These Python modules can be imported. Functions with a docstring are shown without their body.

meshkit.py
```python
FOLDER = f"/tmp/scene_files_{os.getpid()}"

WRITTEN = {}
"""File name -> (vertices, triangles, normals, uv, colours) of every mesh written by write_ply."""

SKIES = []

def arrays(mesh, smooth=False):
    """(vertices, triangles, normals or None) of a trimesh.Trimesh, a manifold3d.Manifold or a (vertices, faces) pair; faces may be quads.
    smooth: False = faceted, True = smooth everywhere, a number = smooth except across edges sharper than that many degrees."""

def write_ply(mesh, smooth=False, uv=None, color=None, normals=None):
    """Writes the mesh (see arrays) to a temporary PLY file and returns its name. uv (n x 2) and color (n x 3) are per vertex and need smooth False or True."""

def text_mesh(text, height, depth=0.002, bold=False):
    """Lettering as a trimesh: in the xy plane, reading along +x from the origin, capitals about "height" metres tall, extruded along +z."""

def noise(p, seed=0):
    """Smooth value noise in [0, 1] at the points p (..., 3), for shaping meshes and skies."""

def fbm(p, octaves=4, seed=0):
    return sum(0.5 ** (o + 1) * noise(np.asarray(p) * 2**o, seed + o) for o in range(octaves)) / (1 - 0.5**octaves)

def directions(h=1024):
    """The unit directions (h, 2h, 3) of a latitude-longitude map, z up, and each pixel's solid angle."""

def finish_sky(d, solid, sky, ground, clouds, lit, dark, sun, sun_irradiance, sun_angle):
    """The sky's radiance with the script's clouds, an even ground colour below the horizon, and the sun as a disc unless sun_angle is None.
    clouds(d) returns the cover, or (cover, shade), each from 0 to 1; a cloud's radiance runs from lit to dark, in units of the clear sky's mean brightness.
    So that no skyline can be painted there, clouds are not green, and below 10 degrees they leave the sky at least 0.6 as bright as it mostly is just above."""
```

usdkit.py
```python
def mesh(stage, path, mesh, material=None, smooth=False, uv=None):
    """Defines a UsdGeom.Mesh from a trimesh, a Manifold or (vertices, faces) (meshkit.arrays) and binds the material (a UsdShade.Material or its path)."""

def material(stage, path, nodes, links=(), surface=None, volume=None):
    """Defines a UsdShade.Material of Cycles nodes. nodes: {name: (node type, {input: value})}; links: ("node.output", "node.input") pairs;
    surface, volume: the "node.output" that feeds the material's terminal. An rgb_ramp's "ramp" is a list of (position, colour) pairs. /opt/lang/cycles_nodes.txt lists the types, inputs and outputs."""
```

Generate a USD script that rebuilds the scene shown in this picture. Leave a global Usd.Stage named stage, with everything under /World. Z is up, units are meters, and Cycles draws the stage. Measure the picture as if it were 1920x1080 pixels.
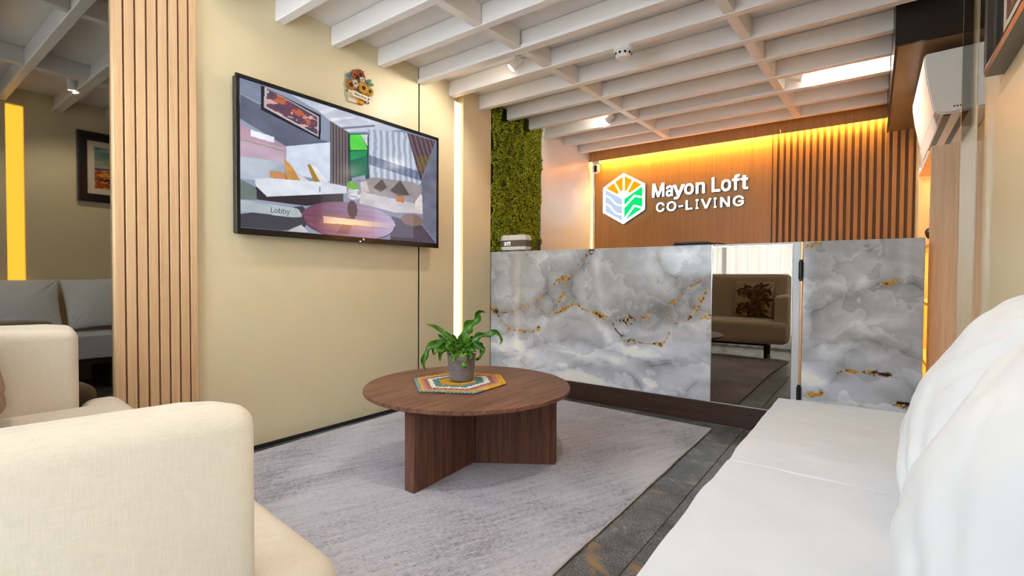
import math
import numpy as np
import trimesh
from shapely.geometry import Polygon, LineString, Point
from shapely.ops import unary_union
from pxr import Usd, UsdGeom, UsdLux, UsdShade, Gf, Sdf
import usdkit
import meshkit

stage = Usd.Stage.CreateInMemory()
UsdGeom.SetStageUpAxis(stage, UsdGeom.Tokens.z)
UsdGeom.SetStageMetersPerUnit(stage, 1.0)
WORLD = UsdGeom.Xform.Define(stage, "/World")
UsdGeom.Scope.Define(stage, "/World/Looks")

# ------------------------------------------------------------------ camera
CAM_POS = (0.0, 0.0, 0.93)
cam = UsdGeom.Camera.Define(stage, "/World/camera")
R_ = (0.8053013, 0.5928367, 0.0058642)
U_ = (-0.0177221, 0.0141841, 0.9997423)
B_ = (0.5926008, -0.8051978, 0.0219288)
cam.AddTransformOp().Set(Gf.Matrix4d(*R_, 0, *U_, 0, *B_, 0, *CAM_POS, 1))
cam.CreateHorizontalApertureAttr(36.0)
cam.CreateVerticalApertureAttr(36.0 * 1080 / 1920)
cam.CreateFocalLengthAttr(36.0 * 916.78 / 1920)
cam.CreateClippingRangeAttr(Gf.Vec2f(0.02, 100.0))
cam.CreateExposureAttr(1.06)

# ------------------------------------------------------------------ light
K_SPOT, K_DAY, K_SKY = 1.18, 1.0, 0.35
LED_STRIP, LED_COVE, LED_SHELF, LOGO, SCREEN = 1.2, 64.0, 30.0, 2.1, 0.48


def srgb(r, g=None, b=None):
    c = np.array([r, g, b] if g is not None else r, float) / 255.0
    return np.where(c <= 0.04045, c / 12.92, ((c + 0.055) / 1.055) ** 2.4)


def rect_light(name, pos, target, w, h, color, intensity):
    l = UsdLux.RectLight.Define(stage, "/World/" + name)
    l.CreateWidthAttr(w); l.CreateHeightAttr(h)
    l.CreateColorAttr(Gf.Vec3f(*color)); l.CreateIntensityAttr(intensity)
    m = Gf.Matrix4d().SetLookAt(Gf.Vec3d(*pos), Gf.Vec3d(*target), Gf.Vec3d(0, 0, 1)).GetInverse()
    l.AddTransformOp().Set(m)


sky = UsdLux.DomeLight.Define(stage, "/World/sky")
sky.CreateColorAttr(Gf.Vec3f(0.93, 0.97, 1.0)); sky.CreateIntensityAttr(2.2 * K_SKY)
# daylight coming through the glazed street front behind the camera
rect_light("window_daylight", (-1.17, -1.0, 1.25), (-1.17, 1.0, 1.2), 2.8, 2.2, (0.74, 0.87, 1.0), 15.0 * K_DAY)
rect_light("unseen_door_daylight", (0.66, -0.32, 1.15), (-1.0, 0.1, 1.1), 0.66, 2.0, (0.66, 0.83, 1.0), 2.0 * K_DAY)  # from an unseen side door, out of view, placed to light the sofa arm

# the little ceiling spotlights: (position of the head, where it aims, power)
SPOTS = [
    ((-1.954, 2.69, 2.375), (-2.66, 2.25, 1.55), 2.9),
    ((-1.913, 4.09, 2.375), (-2.6, 4.3, 2.0), 0.8),
    ((-0.47, 4.045, 2.375), (0.3, 4.1, 2.15), 7.0),
    ((-1.95, 1.00, 2.375), (-2.66, 0.80, 1.6), 0.5),  # unseen spot above the frame, placed to light the slat panel
    ((-0.40, 1.02, 2.375), (0.05, 1.35, 0.5), 6.0),
    ((-1.95, -0.02, 2.375), (-1.70, 0.9, 0.3), 4.0),  # added fill spot over the sofa, out of view
]
for i, (pos, aim, power) in enumerate(SPOTS):
    d = np.array(aim) - np.array(pos); d = d / np.linalg.norm(d)
    s = UsdLux.SphereLight.Define(stage, f"/World/spot_beam_{i}")
    s.CreateRadiusAttr(0.035); s.CreateNormalizeAttr(True)
    s.CreateColorAttr(Gf.Vec3f(1.0, 0.935, 0.83)); s.CreateIntensityAttr(power * K_SPOT)
    sh = UsdLux.ShapingAPI.Apply(s.GetPrim())
    sh.CreateShapingConeAngleAttr(62.0); sh.CreateShapingConeSoftnessAttr(0.6)
    p = np.array(pos) + d * 0.075
    m = Gf.Matrix4d().SetLookAt(Gf.Vec3d(*p), Gf.Vec3d(*(p + d)), Gf.Vec3d(0.01, 0.02, 1)).GetInverse()
    s.AddTransformOp().Set(m)

# ------------------------------------------------------------------ dimensions of the room
XL, XR, XR2 = -2.65, 0.325, 0.47       # left wall, near right wall, set-back right wall
YF, YC, YB = -0.75, 3.29, 5.17         # street front, counter front, sign wall
ZB, ZC = 2.318, 2.433                  # underside of the beams, ceiling
HC = 1.147                             # counter height
BEAM_Y0, BEAM_SP, BEAM_W = 1.401, 0.3437, 0.055

# vein paths of the marble sheets (x, z on the counter front) and the picture on the television (u, v on the screen)
VEIN_G = [[(-1.679,1.14),(-1.742,1.077),(-1.791,1.034),(-1.832,0.983),(-1.873,0.946),(-1.933,0.919),(-1.993,0.893),(-2.046,0.854),(-2.082,0.808),(-2.118,0.768),(-2.182,0.74),(-2.238,0.707),(-2.295,0.676),(-2.334,0.666)],[(-1.865,0.946),(-1.898,0.886),(-1.923,0.826),(-1.957,0.758),(-1.992,0.719),(-2.036,0.657)],[(-2.163,0.713),(-2.117,0.66),(-2.08,0.639),(-1.983,0.667),(-1.913,0.692),(-1.829,0.733),(-1.796,0.719),(-1.714,0.679),(-1.634,0.661),(-1.587,0.642)],[(-2.65,0.678),(-2.576,0.639),(-2.514,0.626),(-2.423,0.635),(-2.334,0.666)],[(-2.555,0.599),(-2.503,0.537),(-2.452,0.499),(-2.352,0.485),(-2.236,0.482),(-2.18,0.497),(-2.152,0.527)],[(-1.634,0.661),(-1.572,0.636),(-1.511,0.625),(-1.451,0.622),(-1.378,0.633),(-1.307,0.648),(-1.251,0.667),(-1.211,0.695),(-1.157,0.724),(-1.118,0.742),(-1.079,0.76),(-1.041,0.794),(-1.016,0.826),(-0.984,0.853),(-0.954,0.879),(-0.917,0.904),(-0.881,0.926),(-0.84,0.949)],[(-0.856,0.855),(-0.879,0.811),(-0.903,0.76),(-0.933,0.708),(-0.963,0.669),(-0.994,0.642)],[(-1.51,0.597),(-1.48,0.55),(-1.435,0.505),(-1.391,0.481),(-1.305,0.472),(-1.222,0.471),(-1.154,0.48),(-1.128,0.496),(-1.096,0.557)],[(-1.13,0.712),(-1.091,0.675),(-1.064,0.624),(-1.013,0.64)],[(-0.902,0.666),(-0.842,0.688)]]
VEIN_D = [[(-2.261,1.125),(-2.222,1.054),(-2.147,0.984),(-2.083,0.915),(-2.082,0.854)],[(-1.209,1.106),(-1.181,1.046),(-1.134,0.987),(-1.068,0.948),(-1.029,0.884),(-1.022,0.833)],[(-2.648,0.277),(-2.351,0.322),(-2.105,0.399),(-1.911,0.446),(-1.744,0.452),(-1.585,0.422),(-1.404,0.369),(-1.261,0.343),(-1.126,0.358),(-0.96,0.408),(-0.832,0.446)],[(-2.049,0.189),(-1.892,0.223),(-1.71,0.28),(-1.615,0.32),(-1.462,0.294),(-1.344,0.211),(-1.259,0.128)],[(-1.247,0.325),(-1.126,0.332),(-0.997,0.372)],[(-1.096,0.106),(-0.994,0.166),(-0.933,0.239),(-0.83,0.265)],[(-1.813,0.741),(-1.864,0.813),(-1.848,0.916),(-1.75,1.033)],[(-2.091,0.807),(-2.037,0.778),(-2.01,0.718)],[(-1.022,0.833),(-0.978,0.808),(-0.958,0.745)]]
VEIN_W = [[(-2.161,0.495),(-2.089,0.593),(-1.982,0.629),(-1.812,0.711),(-1.681,0.659),(-1.586,0.55),(-1.494,0.458),(-1.404,0.397),(-1.276,0.409),(-1.141,0.475),(-1.064,0.586),(-1.0,0.628),(-0.836,0.663)],[(-1.654,1.061),(-1.637,0.975),(-1.612,0.819),(-1.588,0.72),(-1.557,0.665)],[(-2.049,0.182),(-1.84,0.177),(-1.644,0.158),(-1.52,0.09)],[(-1.492,0.304),(-1.345,0.266),(-1.26,0.195),(-1.245,0.103)],[(-1.189,1.093),(-1.019,1.089),(-0.848,1.097)],[(-2.166,1.038),(-2.057,1.098),(-1.9,1.109)],[(-2.648,0.344),(-2.39,0.302),(-2.235,0.301)]]
VEIN_G2 = [[(0.035,0.908),(0.08,0.908)],[(0.088,0.918),(0.117,0.932),(0.143,0.918)],[(-0.152,0.4),(-0.123,0.416),(-0.058,0.417),(-0.003,0.428),(0.051,0.42),(0.134,0.407)],[(0.099,0.269),(0.166,0.28)],[(-0.301,1.119),(-0.245,1.143)],[(-0.291,0.251),(-0.23,0.273)]]
VEIN_D2 = [[(-0.281,0.73),(-0.204,0.774),(-0.13,0.826),(-0.034,0.868),(0.028,0.898),(0.043,0.908)],[(-0.152,0.39),(-0.188,0.325),(-0.204,0.272)],[(0.134,0.407),(0.171,0.365),(0.193,0.331)],[(-0.3,0.517),(-0.192,0.557),(-0.101,0.585),(-0.014,0.592),(0.094,0.563),(0.211,0.518)],[(0.147,0.918),(0.176,0.9),(0.208,0.878)],[(-0.085,1.058),(0.024,1.123)],[(-0.123,0.444),(-0.116,0.504),(-0.06,0.549)]]
VEIN_W2 = [[(-0.31,0.852),(-0.232,0.889),(-0.132,0.916),(-0.035,0.921)],[(-0.159,0.61),(-0.079,0.676),(0.016,0.691),(0.122,0.688)],[(-0.2,0.516),(-0.101,0.555),(-0.029,0.581)],[(-0.085,1.058),(-0.022,1.067),(0.024,1.113)],[(-0.311,0.371),(-0.223,0.33),(-0.196,0.293)]]
SCREEN_POLYS = [((120,130,150),[(0.0,1.0),(0.089,0.998),(0.082,0.871),(0.0,0.899)]),((196,202,216),[(0.191,1.0),(0.762,0.995),(0.654,0.933),(0.458,0.842),(0.369,0.889),(0.318,0.935)]),((120,125,140),[(0.422,0.863),(0.602,0.967),(0.602,0.952),(0.426,0.848)]),((225,228,238),[(0.322,0.944),(0.403,1.016),(0.412,1.006),(0.335,0.922)]),((225,228,238),[(0.369,0.91),(0.49,0.984),(0.499,0.974),(0.378,0.89)]),((22,20,26),[(0.079,0.997),(0.328,0.912),(0.325,0.724),(0.077,0.828)]),((196,190,198),[(0.093,0.992),(0.318,0.897),(0.316,0.742),(0.089,0.849)]),((110,66,80),[(0.102,0.986),(0.311,0.889),(0.31,0.756),(0.098,0.86)]),((96,102,122),[(0.0,0.893),(0.079,0.857),(0.077,0.828),(0.325,0.724),(0.37,0.724),(0.37,0.669),(0.176,0.614),(0.0,0.731)]),((186,150,170),[(0.0,0.695),(0.176,0.614),(0.177,0.498),(0.0,0.478)]),((228,234,245),[(0.041,0.672),(0.129,0.66),(0.129,0.619),(0.041,0.629)]),((150,130,110),[(0.0,0.599),(0.165,0.584),(0.165,0.571),(0.0,0.587)]),((206,216,232),[(0.176,0.614),(0.37,0.724),(0.371,0.419),(0.177,0.42)]),((176,186,200),[(0.0,0.478),(0.177,0.498),(0.111,0.414),(0.111,0.351),(0.0,0.328)]),((190,112,50),[(0.111,0.42),(0.169,0.424),(0.192,0.367),(0.112,0.364)]),((205,150,80),[(0.165,0.513),(0.186,0.5),(0.238,0.411),(0.239,0.374),(0.184,0.36)]),((212,206,210),[(0.203,0.467),(0.279,0.384),(0.239,0.374)]),((166,128,40),[(0.266,0.512),(0.278,0.521),(0.324,0.396),(0.295,0.386)]),((216,216,222),[(0.278,0.521),(0.303,0.51),(0.366,0.407),(0.324,0.396)]),((108,124,120),[(0.0,0.328),(0.058,0.287),(0.062,0.201),(0.0,0.188)]),((40,34,44),[(0.058,0.294),(0.1,0.232),(0.433,0.343),(0.433,0.272),(0.255,0.202),(0.062,0.201)]),((219,224,234),[(0.054,0.342),(0.104,0.364),(0.371,0.408),(0.451,0.398),(0.451,0.347),(0.1,0.232),(0.058,0.297)]),((150,156,168),[(0.318,0.364),(0.324,0.366),(0.324,0.322),(0.318,0.321)]),((28,66,70),[(0.458,0.828),(0.568,0.879),(0.57,0.479),(0.46,0.45)]),((84,206,70),[(0.467,0.825),(0.524,0.851),(0.561,0.751),(0.559,0.738),(0.47,0.701)]),((215,222,228),[(0.524,0.851),(0.563,0.869),(0.561,0.766)]),((10,112,84),[(0.47,0.692),(0.56,0.732),(0.558,0.52),(0.474,0.482)]),((20,150,90),[(0.47,0.692),(0.56,0.732),(0.554,0.689),(0.472,0.619)]),((150,160,180),[(0.478,0.477),(0.545,0.524),(0.555,0.483),(0.479,0.455)]),((150,142,144),[(0.521,0.466),(0.595,0.52),(0.834,0.55),(0.894,0.524),(0.895,0.458),(0.871,0.371),(0.527,0.372)]),((204,199,200),[(0.526,0.38),(0.872,0.355),(0.872,0.273),(0.723,0.246),(0.517,0.282)]),((208,203,204),[(0.848,0.366),(0.883,0.447),(0.926,0.441),(0.927,0.266),(0.851,0.266)]),((200,190,188),[(0.521,0.459),(0.555,0.475),(0.571,0.39),(0.527,0.372)]),((92,82,78),[(0.593,0.433),(0.644,0.522),(0.673,0.453),(0.636,0.406)]),((92,82,78),[(0.691,0.434),(0.754,0.544),(0.814,0.424),(0.744,0.395)]),((190,110,50),[(0.727,0.396),(0.778,0.399),(0.778,0.344),(0.728,0.349)]),((60,62,74),[(0.0,0.091),(0.243,0.199),(0.287,0.14),(0.243,0.006),(0.0,-0.0)]),((175,186,192),[(0.0,0.188),(0.223,0.176),(0.251,0.118),(0.208,0.108),(0.0,0.109)]),((70,64,82),[(0.701,0.211),(0.898,0.161),(1.0,0.0),(0.692,-0.001)]),((190,190,196),[(0.239,0.059),(0.271,0.009),(0.239,-0.001),(0.178,0.004)]),((104,110,130),[(0.992,0.989),(1.012,0.001),(0.904,0.162),(0.896,0.574)])]
SCREEN_OVALS = [((118,80,106),(0.482,0.124),[(0.724,0.164),(0.462,-0.028)]),((182,164,192),(0.548,0.095),[(0.702,0.117),(0.548,-0.009)]),((126,100,92),(0.831,0.2),[(0.903,0.212),(0.832,0.144)]),((70,44,60),(0.48,0.224),[(0.506,0.229),(0.48,0.151)]),((205,204,210),(0.49,0.352),[(0.525,0.36),(0.491,0.3)]),((100,172,40),(0.483,0.417),[(0.515,0.425),(0.484,0.385)])]

# ------------------------------------------------------------------ helpers
_count = {}


def path_for(name, parent=None):
    base = ("/World" if parent is None else str(parent.GetPath())) + "/" + name
    n = _count.get(base, 0); _count[base] = n + 1
    return base if n == 0 else f"{base}_{n:03d}"


def tag(p, label=None, category=None, group=None, kind=None):
    for k, v in (("label", label), ("category", category), ("group", group), ("kind", kind)):
        if v:
            p.SetCustomDataByKey(k, v)
    return p


def thing(name, label, category, loc=(0, 0, 0), rotz=0.0, group=None, kind=None):
    x = UsdGeom.Xform.Define(stage, path_for(name))
    x.AddTranslateOp().Set(Gf.Vec3d(*map(float, loc)))
    if rotz:
        x.AddRotateZOp().Set(float(rotz))
    return tag(x.GetPrim(), label, category, group, kind)


def setting(name, label=None):
    return thing(name, label, None, kind="structure")


def obj(name, mesh, mat, parent=None, smooth=False, label=None, kind=None, category=None, group=None, cd=None):
    if isinstance(mesh, (list, tuple)) and len(mesh) and isinstance(mesh[0], trimesh.Trimesh):
        mesh = trimesh.util.concatenate(mesh)
    m = usdkit.mesh(stage, path_for(name, parent), mesh, mat, smooth)
    if cd is not None:
        UsdGeom.PrimvarsAPI(m).CreatePrimvar("Cd", Sdf.ValueTypeNames.Color3fArray, "vertex").Set(
            [Gf.Vec3f(*map(float, c)) for c in cd])
    return tag(m.GetPrim(), label, category, group, kind)


def box(x0, x1, y0, y1, z0, z1, r=0.0):
    if r <= 0:
        b = trimesh.creation.box((x1 - x0, y1 - y0, z1 - z0))
        b.apply_translation(((x0 + x1) / 2, (y0 + y1) / 2, (z0 + z1) / 2))
        return b
    p = []
    for sx, X in ((1, x0), (-1, x1)):
        for sy, Y in ((1, y0), (-1, y1)):
            for sz, Z in ((1, z0), (-1, z1)):
                p += [(X, Y + sy * r, Z + sz * r), (X + sx * r, Y, Z + sz * r), (X + sx * r, Y + sy * r, Z)]
    return trimesh.convex.convex_hull(np.array(p))


def softbox(w, d, h, r, n=28, puff=(0, 0, 0), wr=0.0, seed=0, freq=6.0, quant=None):
    """A rounded, subdivided block centred on the origin; puff bulges the faces, wr adds soft wrinkles."""
    H = np.array([w, d, h]) / 2.0
    m = []
    for ax in range(3):
        a, b = [k for k in range(3) if k != ax]
        for s in (-1, 1):
            def steps(L):
                e = max(3, n // 6)
                t = np.linspace(0, 1, e + 1)[:-1]
                lo = -L + t * r
                return np.unique(np.concatenate([lo, np.linspace(-L + r, L - r, n), -lo[::-1]]))
            A, B = np.meshgrid(steps(H[a]), steps(H[b]), indexing="ij")
            P = np.zeros(A.shape + (3,)); P[..., a], P[..., b], P[..., ax] = A, B, s * H[ax]
            na, nb = A.shape
            i = np.arange(na * nb).reshape(na, nb)
            q = np.stack([i[:-1, :-1], i[1:, :-1], i[1:, 1:], i[:-1, 1:]], -1).reshape(-1, 4)
            f = np.vstack([q[:, [0, 1, 2]], q[:, [0, 2, 3]]])
            right = (s > 0) == ((ax, a, b) in ((0, 1, 2), (2, 0, 1)))
            m.append(trimesh.Trimesh(P.reshape(-1, 3), f if right else f[:, ::-1], process=False))
    m = trimesh.util.concatenate(m)
    m.merge_vertices()
    v = np.array(m.vertices)
    inner = np.clip(v, -(H - r), H - r)
    o = v - inner
    L = np.linalg.norm(o, axis=1, keepdims=True)
    v = inner + o / np.maximum(L, 1e-9) * r
    u = v / H
    for ax in range(3):
        if puff[ax]:
            a, b = [k for k in range(3) if k != ax]
            v[:, ax] += np.sign(u[:, ax]) * np.abs(u[:, ax]) ** 2 * puff[ax] * np.clip(1 - u[:, a] ** 4, 0, 1) * np.clip(1 - u[:, b] ** 4, 0, 1)
    if wr:
        nn = meshkit.fbm(v * freq + seed, 3, seed) - 0.5
        v += (o / np.maximum(L, 1e-9)) * (nn * wr)[:, None]
    return trimesh.Trimesh(v, m.faces, process=False)


def move(m, t=(0, 0, 0), rz=0.0, rx=0.0, ry=0.0):
    m = m.copy()
    for ang, ax in ((rx, (1, 0, 0)), (ry, (0, 1, 0)), (rz, (0, 0, 1))):
        if ang:
            m.apply_transform(trimesh.transformations.rotation_matrix(ang, ax))
    m.apply_translation(t)
    return m


def cyl(p0, p1, r, n=24, r2=None):
    p0, p1 = np.array(p0, float), np.array(p1, float)
    r2 = r if r2 is None else r2
    d = p1 - p0; L = np.linalg.norm(d); d = d / L
    a = np.cross(d, (0, 0, 1.0) if abs(d[2]) < 0.9 else (1.0, 0, 0)); a /= np.linalg.norm(a)
    b = np.cross(d, a)
    t = np.arange(n) / n * 2 * math.pi
    ring = np.cos(t)[:, None] * a + np.sin(t)[:, None] * b
    v = np.vstack([p0 + ring * r, p1 + ring * r2, [p0], [p1]])
    f = []
    for i in range(n):
        j = (i + 1) % n
        f += [(i, n + i, j), (j, n + i, n + j), (2 * n, i, j), (2 * n + 1, n + j, n + i)]
    m = trimesh.Trimesh(v, f, process=False)
    trimesh.repair.fix_normals(m)
    return m


def tube(pts, r, n=8):
    return trimesh.util.concatenate([cyl(a, b, r, n) for a, b in zip(pts[:-1], pts[1:])] + [trimesh.creation.icosphere(1, r).apply_translation(p) for p in pts])


def lathe(profile, n=48):
    m = trimesh.creation.revolve(np.array(profile, float), sections=n)
    trimesh.repair.fix_normals(m)
    return m


def extrude(poly, depth):
    ps = getattr(poly, "geoms", [poly])
    return trimesh.util.concatenate([trimesh.creation.extrude_polygon(g, depth, engine="earcut") for g in ps if g.area > 1e-9])


def place(m, origin, ex, ey, ez):
    """Takes local x, y, z to the given world axes at the origin."""
    M = np.eye(4); M[:3, 0], M[:3, 1], M[:3, 2], M[:3, 3] = ex, ey, ez, origin
    m = m.copy(); m.apply_transform(M)
    if np.linalg.det(M[:3, :3]) < 0:
        m.invert()
    return m


def on_left_wall(m, y, z, x=XL):       # local x runs along +y, local y up, local z out of the wall
    return place(m, (x, y, z), (0, 1, 0), (0, 0, 1), (1, 0, 0))


def on_back_wall(m, x, z, y=YB):       # seen from the room: local x along +x, local y up, out of the wall = -y
    return place(m, (x, y, z), (1, 0, 0), (0, 0, 1), (0, -1, 0))


def grid(nx, nz):
    i = np.arange(nx * nz).reshape(nz, nx)
    q = np.stack([i[:-1, :-1], i[:-1, 1:], i[1:, 1:], i[1:, :-1]], -1).reshape(-1, 4)
    return np.vstack([q[:, [0, 1, 2]], q[:, [0, 2, 3]]])


# ------------------------------------------------------------------ materials
def M(name, nodes, links=(), surface=None):
    return usdkit.material(stage, "/World/Looks/" + name, nodes, links, surface)


def plain(name, color, rough=0.5, metal=0.0, spec=0.5, coat=0.0, sheen=0.0):
    return M(name, {"p": ("principled_bsdf", {"base_color": tuple(color), "roughness": rough, "metallic": metal, "specular_ior_level": spec, "coat_weight": coat, "sheen_weight": sheen})}, surface="p.BSDF")


def mottled(name, c1, c2, scale=(4, 4, 4), rough=0.5, bump=0.0, bscale=60.0, spec=0.5, detail=5, lo=0.3, hi=0.7, coat=0.0, sheen=0.0, metal=0.0, bdist=0.002):
    n = {"g": ("geometry", {}), "m": ("mapping", {"scale": scale}), "n": ("noise_texture", {"scale": 1.0, "detail": float(detail), "roughness": 0.6}),
         "r": ("rgb_ramp", {"ramp": [(lo, tuple(c1)), (hi, tuple(c2))]}),
         "p": ("principled_bsdf", {"roughness": rough, "specular_ior_level": spec, "coat_weight": coat, "sheen_weight": sheen, "metallic": metal})}
    l = [("g.position", "m.vector"), ("m.vector", "n.vector"), ("n.fac", "r.fac"), ("r.color", "p.base_color")]
    if bump:
        n["bn"] = ("noise_texture", {"scale": bscale, "detail": 3.0})
        n["b"] = ("bump", {"strength": bump, "distance": bdist})
        l += [("g.position", "bn.vector"), ("bn.fac", "b.height"), ("b.normal", "p.normal")]
    return M(name, n, l, "p.BSDF")


def wood(name, c1, c2, scale, rough=0.45, spec=0.4, bump=0.15):
    """Grain stretched along the axis whose scale is small."""
    s2 = tuple(4.0 * np.array(scale))
    n = {"g": ("geometry", {}), "m": ("mapping", {"scale": scale}), "m2": ("mapping", {"scale": s2}),
         "n": ("noise_texture", {"scale": 1.0, "detail": 6.0, "roughness": 0.65, "distortion": 0.4}), "n2": ("noise_texture", {"scale": 1.0, "detail": 4.0, "roughness": 0.7}),
         "mx": ("mix_float", {"fac": 0.45}), "r": ("rgb_ramp", {"ramp": [(0.39, tuple(c1)), (0.61, tuple(c2))]}),
         "b": ("bump", {"strength": bump, "distance": 0.001}), "p": ("principled_bsdf", {"roughness": rough, "specular_ior_level": spec})}
    l = [("g.position", "m.vector"), ("g.position", "m2.vector"), ("m.vector", "n.vector"), ("m2.vector", "n2.vector"), ("n.fac", "mx.a"), ("n2.fac", "mx.b"),
         ("mx.result", "r.fac"), ("r.color", "p.base_color"), ("n2.fac", "b.height"), ("b.normal", "p.normal")]
    return M(name, n, l, "p.BSDF")


def woven(name, c1, c2, scale=900.0, rough=0.9, sheen=0.2, bump=0.5, axes=((1, 1, 0.06), (0.08, 0.08, 1))):
    k = scale
    n = {"g": ("geometry", {}), "m1": ("mapping", {"scale": tuple(k * np.array(axes[0]))}), "m2": ("mapping", {"scale": tuple(k * np.array(axes[1]))}),
         "a": ("noise_texture", {"scale": 1.0, "detail": 2.0}), "c": ("noise_texture", {"scale": 1.0, "detail": 2.0}), "mx": ("mix_float", {"fac": 0.5}),
         "r": ("rgb_ramp", {"ramp": [(0.35, tuple(c1)), (0.65, tuple(c2))]}), "b": ("bump", {"strength": bump, "distance": 0.0012}),
         "p": ("principled_bsdf", {"roughness": rough, "sheen_weight": sheen, "specular_ior_level": 0.2})}
    l = [("g.position", "m1.vector"), ("g.position", "m2.vector"), ("m1.vector", "a.vector"), ("m2.vector", "c.vector"), ("a.fac", "mx.a"), ("c.fac", "mx.b"),
         ("mx.result", "r.fac"), ("r.color", "p.base_color"), ("mx.result", "b.height"), ("b.normal", "p.normal")]
    return M(name, n, l, "p.BSDF")


def vertex_colored(name, rough=0.5, spec=0.5, emit=0.0, coat=0.0):
    n = {"a": ("attribute", {"attribute": "Cd"}), "p": ("principled_bsdf", {"roughness": rough, "specular_ior_level": spec, "emission_strength": emit, "coat_weight": coat})}
    l = [("a.color", "p.base_color")] if not emit else [("a.color", "p.emission_color")]
    if emit:
        n["p"][1]["base_color"] = (0.01, 0.01, 0.012)
    return M(name, n, l, "p.BSDF")


def glow(name, color, strength):
    return M(name, {"e": ("emission", {"color": tuple(color), "strength": strength})}, surface="e.emission")


CREAM = mottled("cream_paint", srgb(224, 208, 170), srgb(230, 214, 176), (2, 2, 2), rough=0.40, bump=0.25, bscale=55, spec=0.45, bdist=0.0012)
WHITE_WALL = mottled("white_paint", srgb(222, 221, 222), srgb(228, 227, 228), (2, 2, 2), rough=0.28, bump=0.2, bscale=45)
CEIL = mottled("ceiling_paint", srgb(234, 229, 226), srgb(238, 234, 231), (2, 2, 2), rough=0.38, bump=0.15, bscale=30)
SLATWOOD = wood("slat_laminate", srgb(206, 165, 122), srgb(222, 184, 142), (45, 45, 1.1))
SIGNWOOD = wood("sign_wall_laminate", srgb(166, 118, 68), srgb(188, 138, 84), (60, 60, 1.0), rough=0.4)
SLOTDARK = plain("slat_groove", srgb(150, 108, 70), 0.6)
SIGNSLOT = plain("sign_slat_groove", srgb(112, 74, 42), 0.6)
CABWOOD = wood("cabinet_oak", srgb(214, 180, 148), srgb(230, 200, 168), (60, 60, 2.2))
WALNUT = wood("walnut_veneer", srgb(88, 56, 43), srgb(150, 104, 82), (36, 2.4, 26), rough=0.42, bump=0.2)
WALNUT_LEG = wood("walnut_veneer_upright", srgb(88, 55, 43), srgb(136, 91, 72), (26, 26, 1.2), rough=0.45, bump=0.2)
DARKWOOD = wood("dark_wood", srgb(52, 36, 30), srgb(74, 52, 42), (2, 40, 40), rough=0.4)
BLACK = plain("black_plastic", (0.012, 0.012, 0.013), 0.35)
BLACKGLOSS = plain("black_gloss", (0.010, 0.009, 0.009), 0.12)
BLACKFRAME = plain("black_frame", (0.014, 0.011, 0.010), 0.25, coat=0.3)
DARKGAP = plain("dark_gap", (0.02, 0.02, 0.02), 0.9)
GROUT = plain("grout", srgb(92, 90, 88), 0.9)
MIRROR = plain("smoked_mirror", (0.21, 0.197, 0.172), 0.015, metal=1.0)
MIRROR2 = plain("bronze_mirror", (0.185, 0.150, 0.117), 0.012, metal=1.0)
CHROME = plain("chrome", (0.75, 0.74, 0.73), 0.2, metal=1.0)
COPPER = plain("copper_trim", (0.72, 0.40, 0.20), 0.3, metal=0.7)
WHITEPLASTIC = plain("white_plastic", srgb(232, 230, 226), 0.35)
WHITECLOTH = mottled("white_leatherette", srgb(211, 219, 230), srgb(219, 227, 238), (3, 3, 3), rough=0.55, bump=0.15, bscale=250, spec=0.35)
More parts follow.
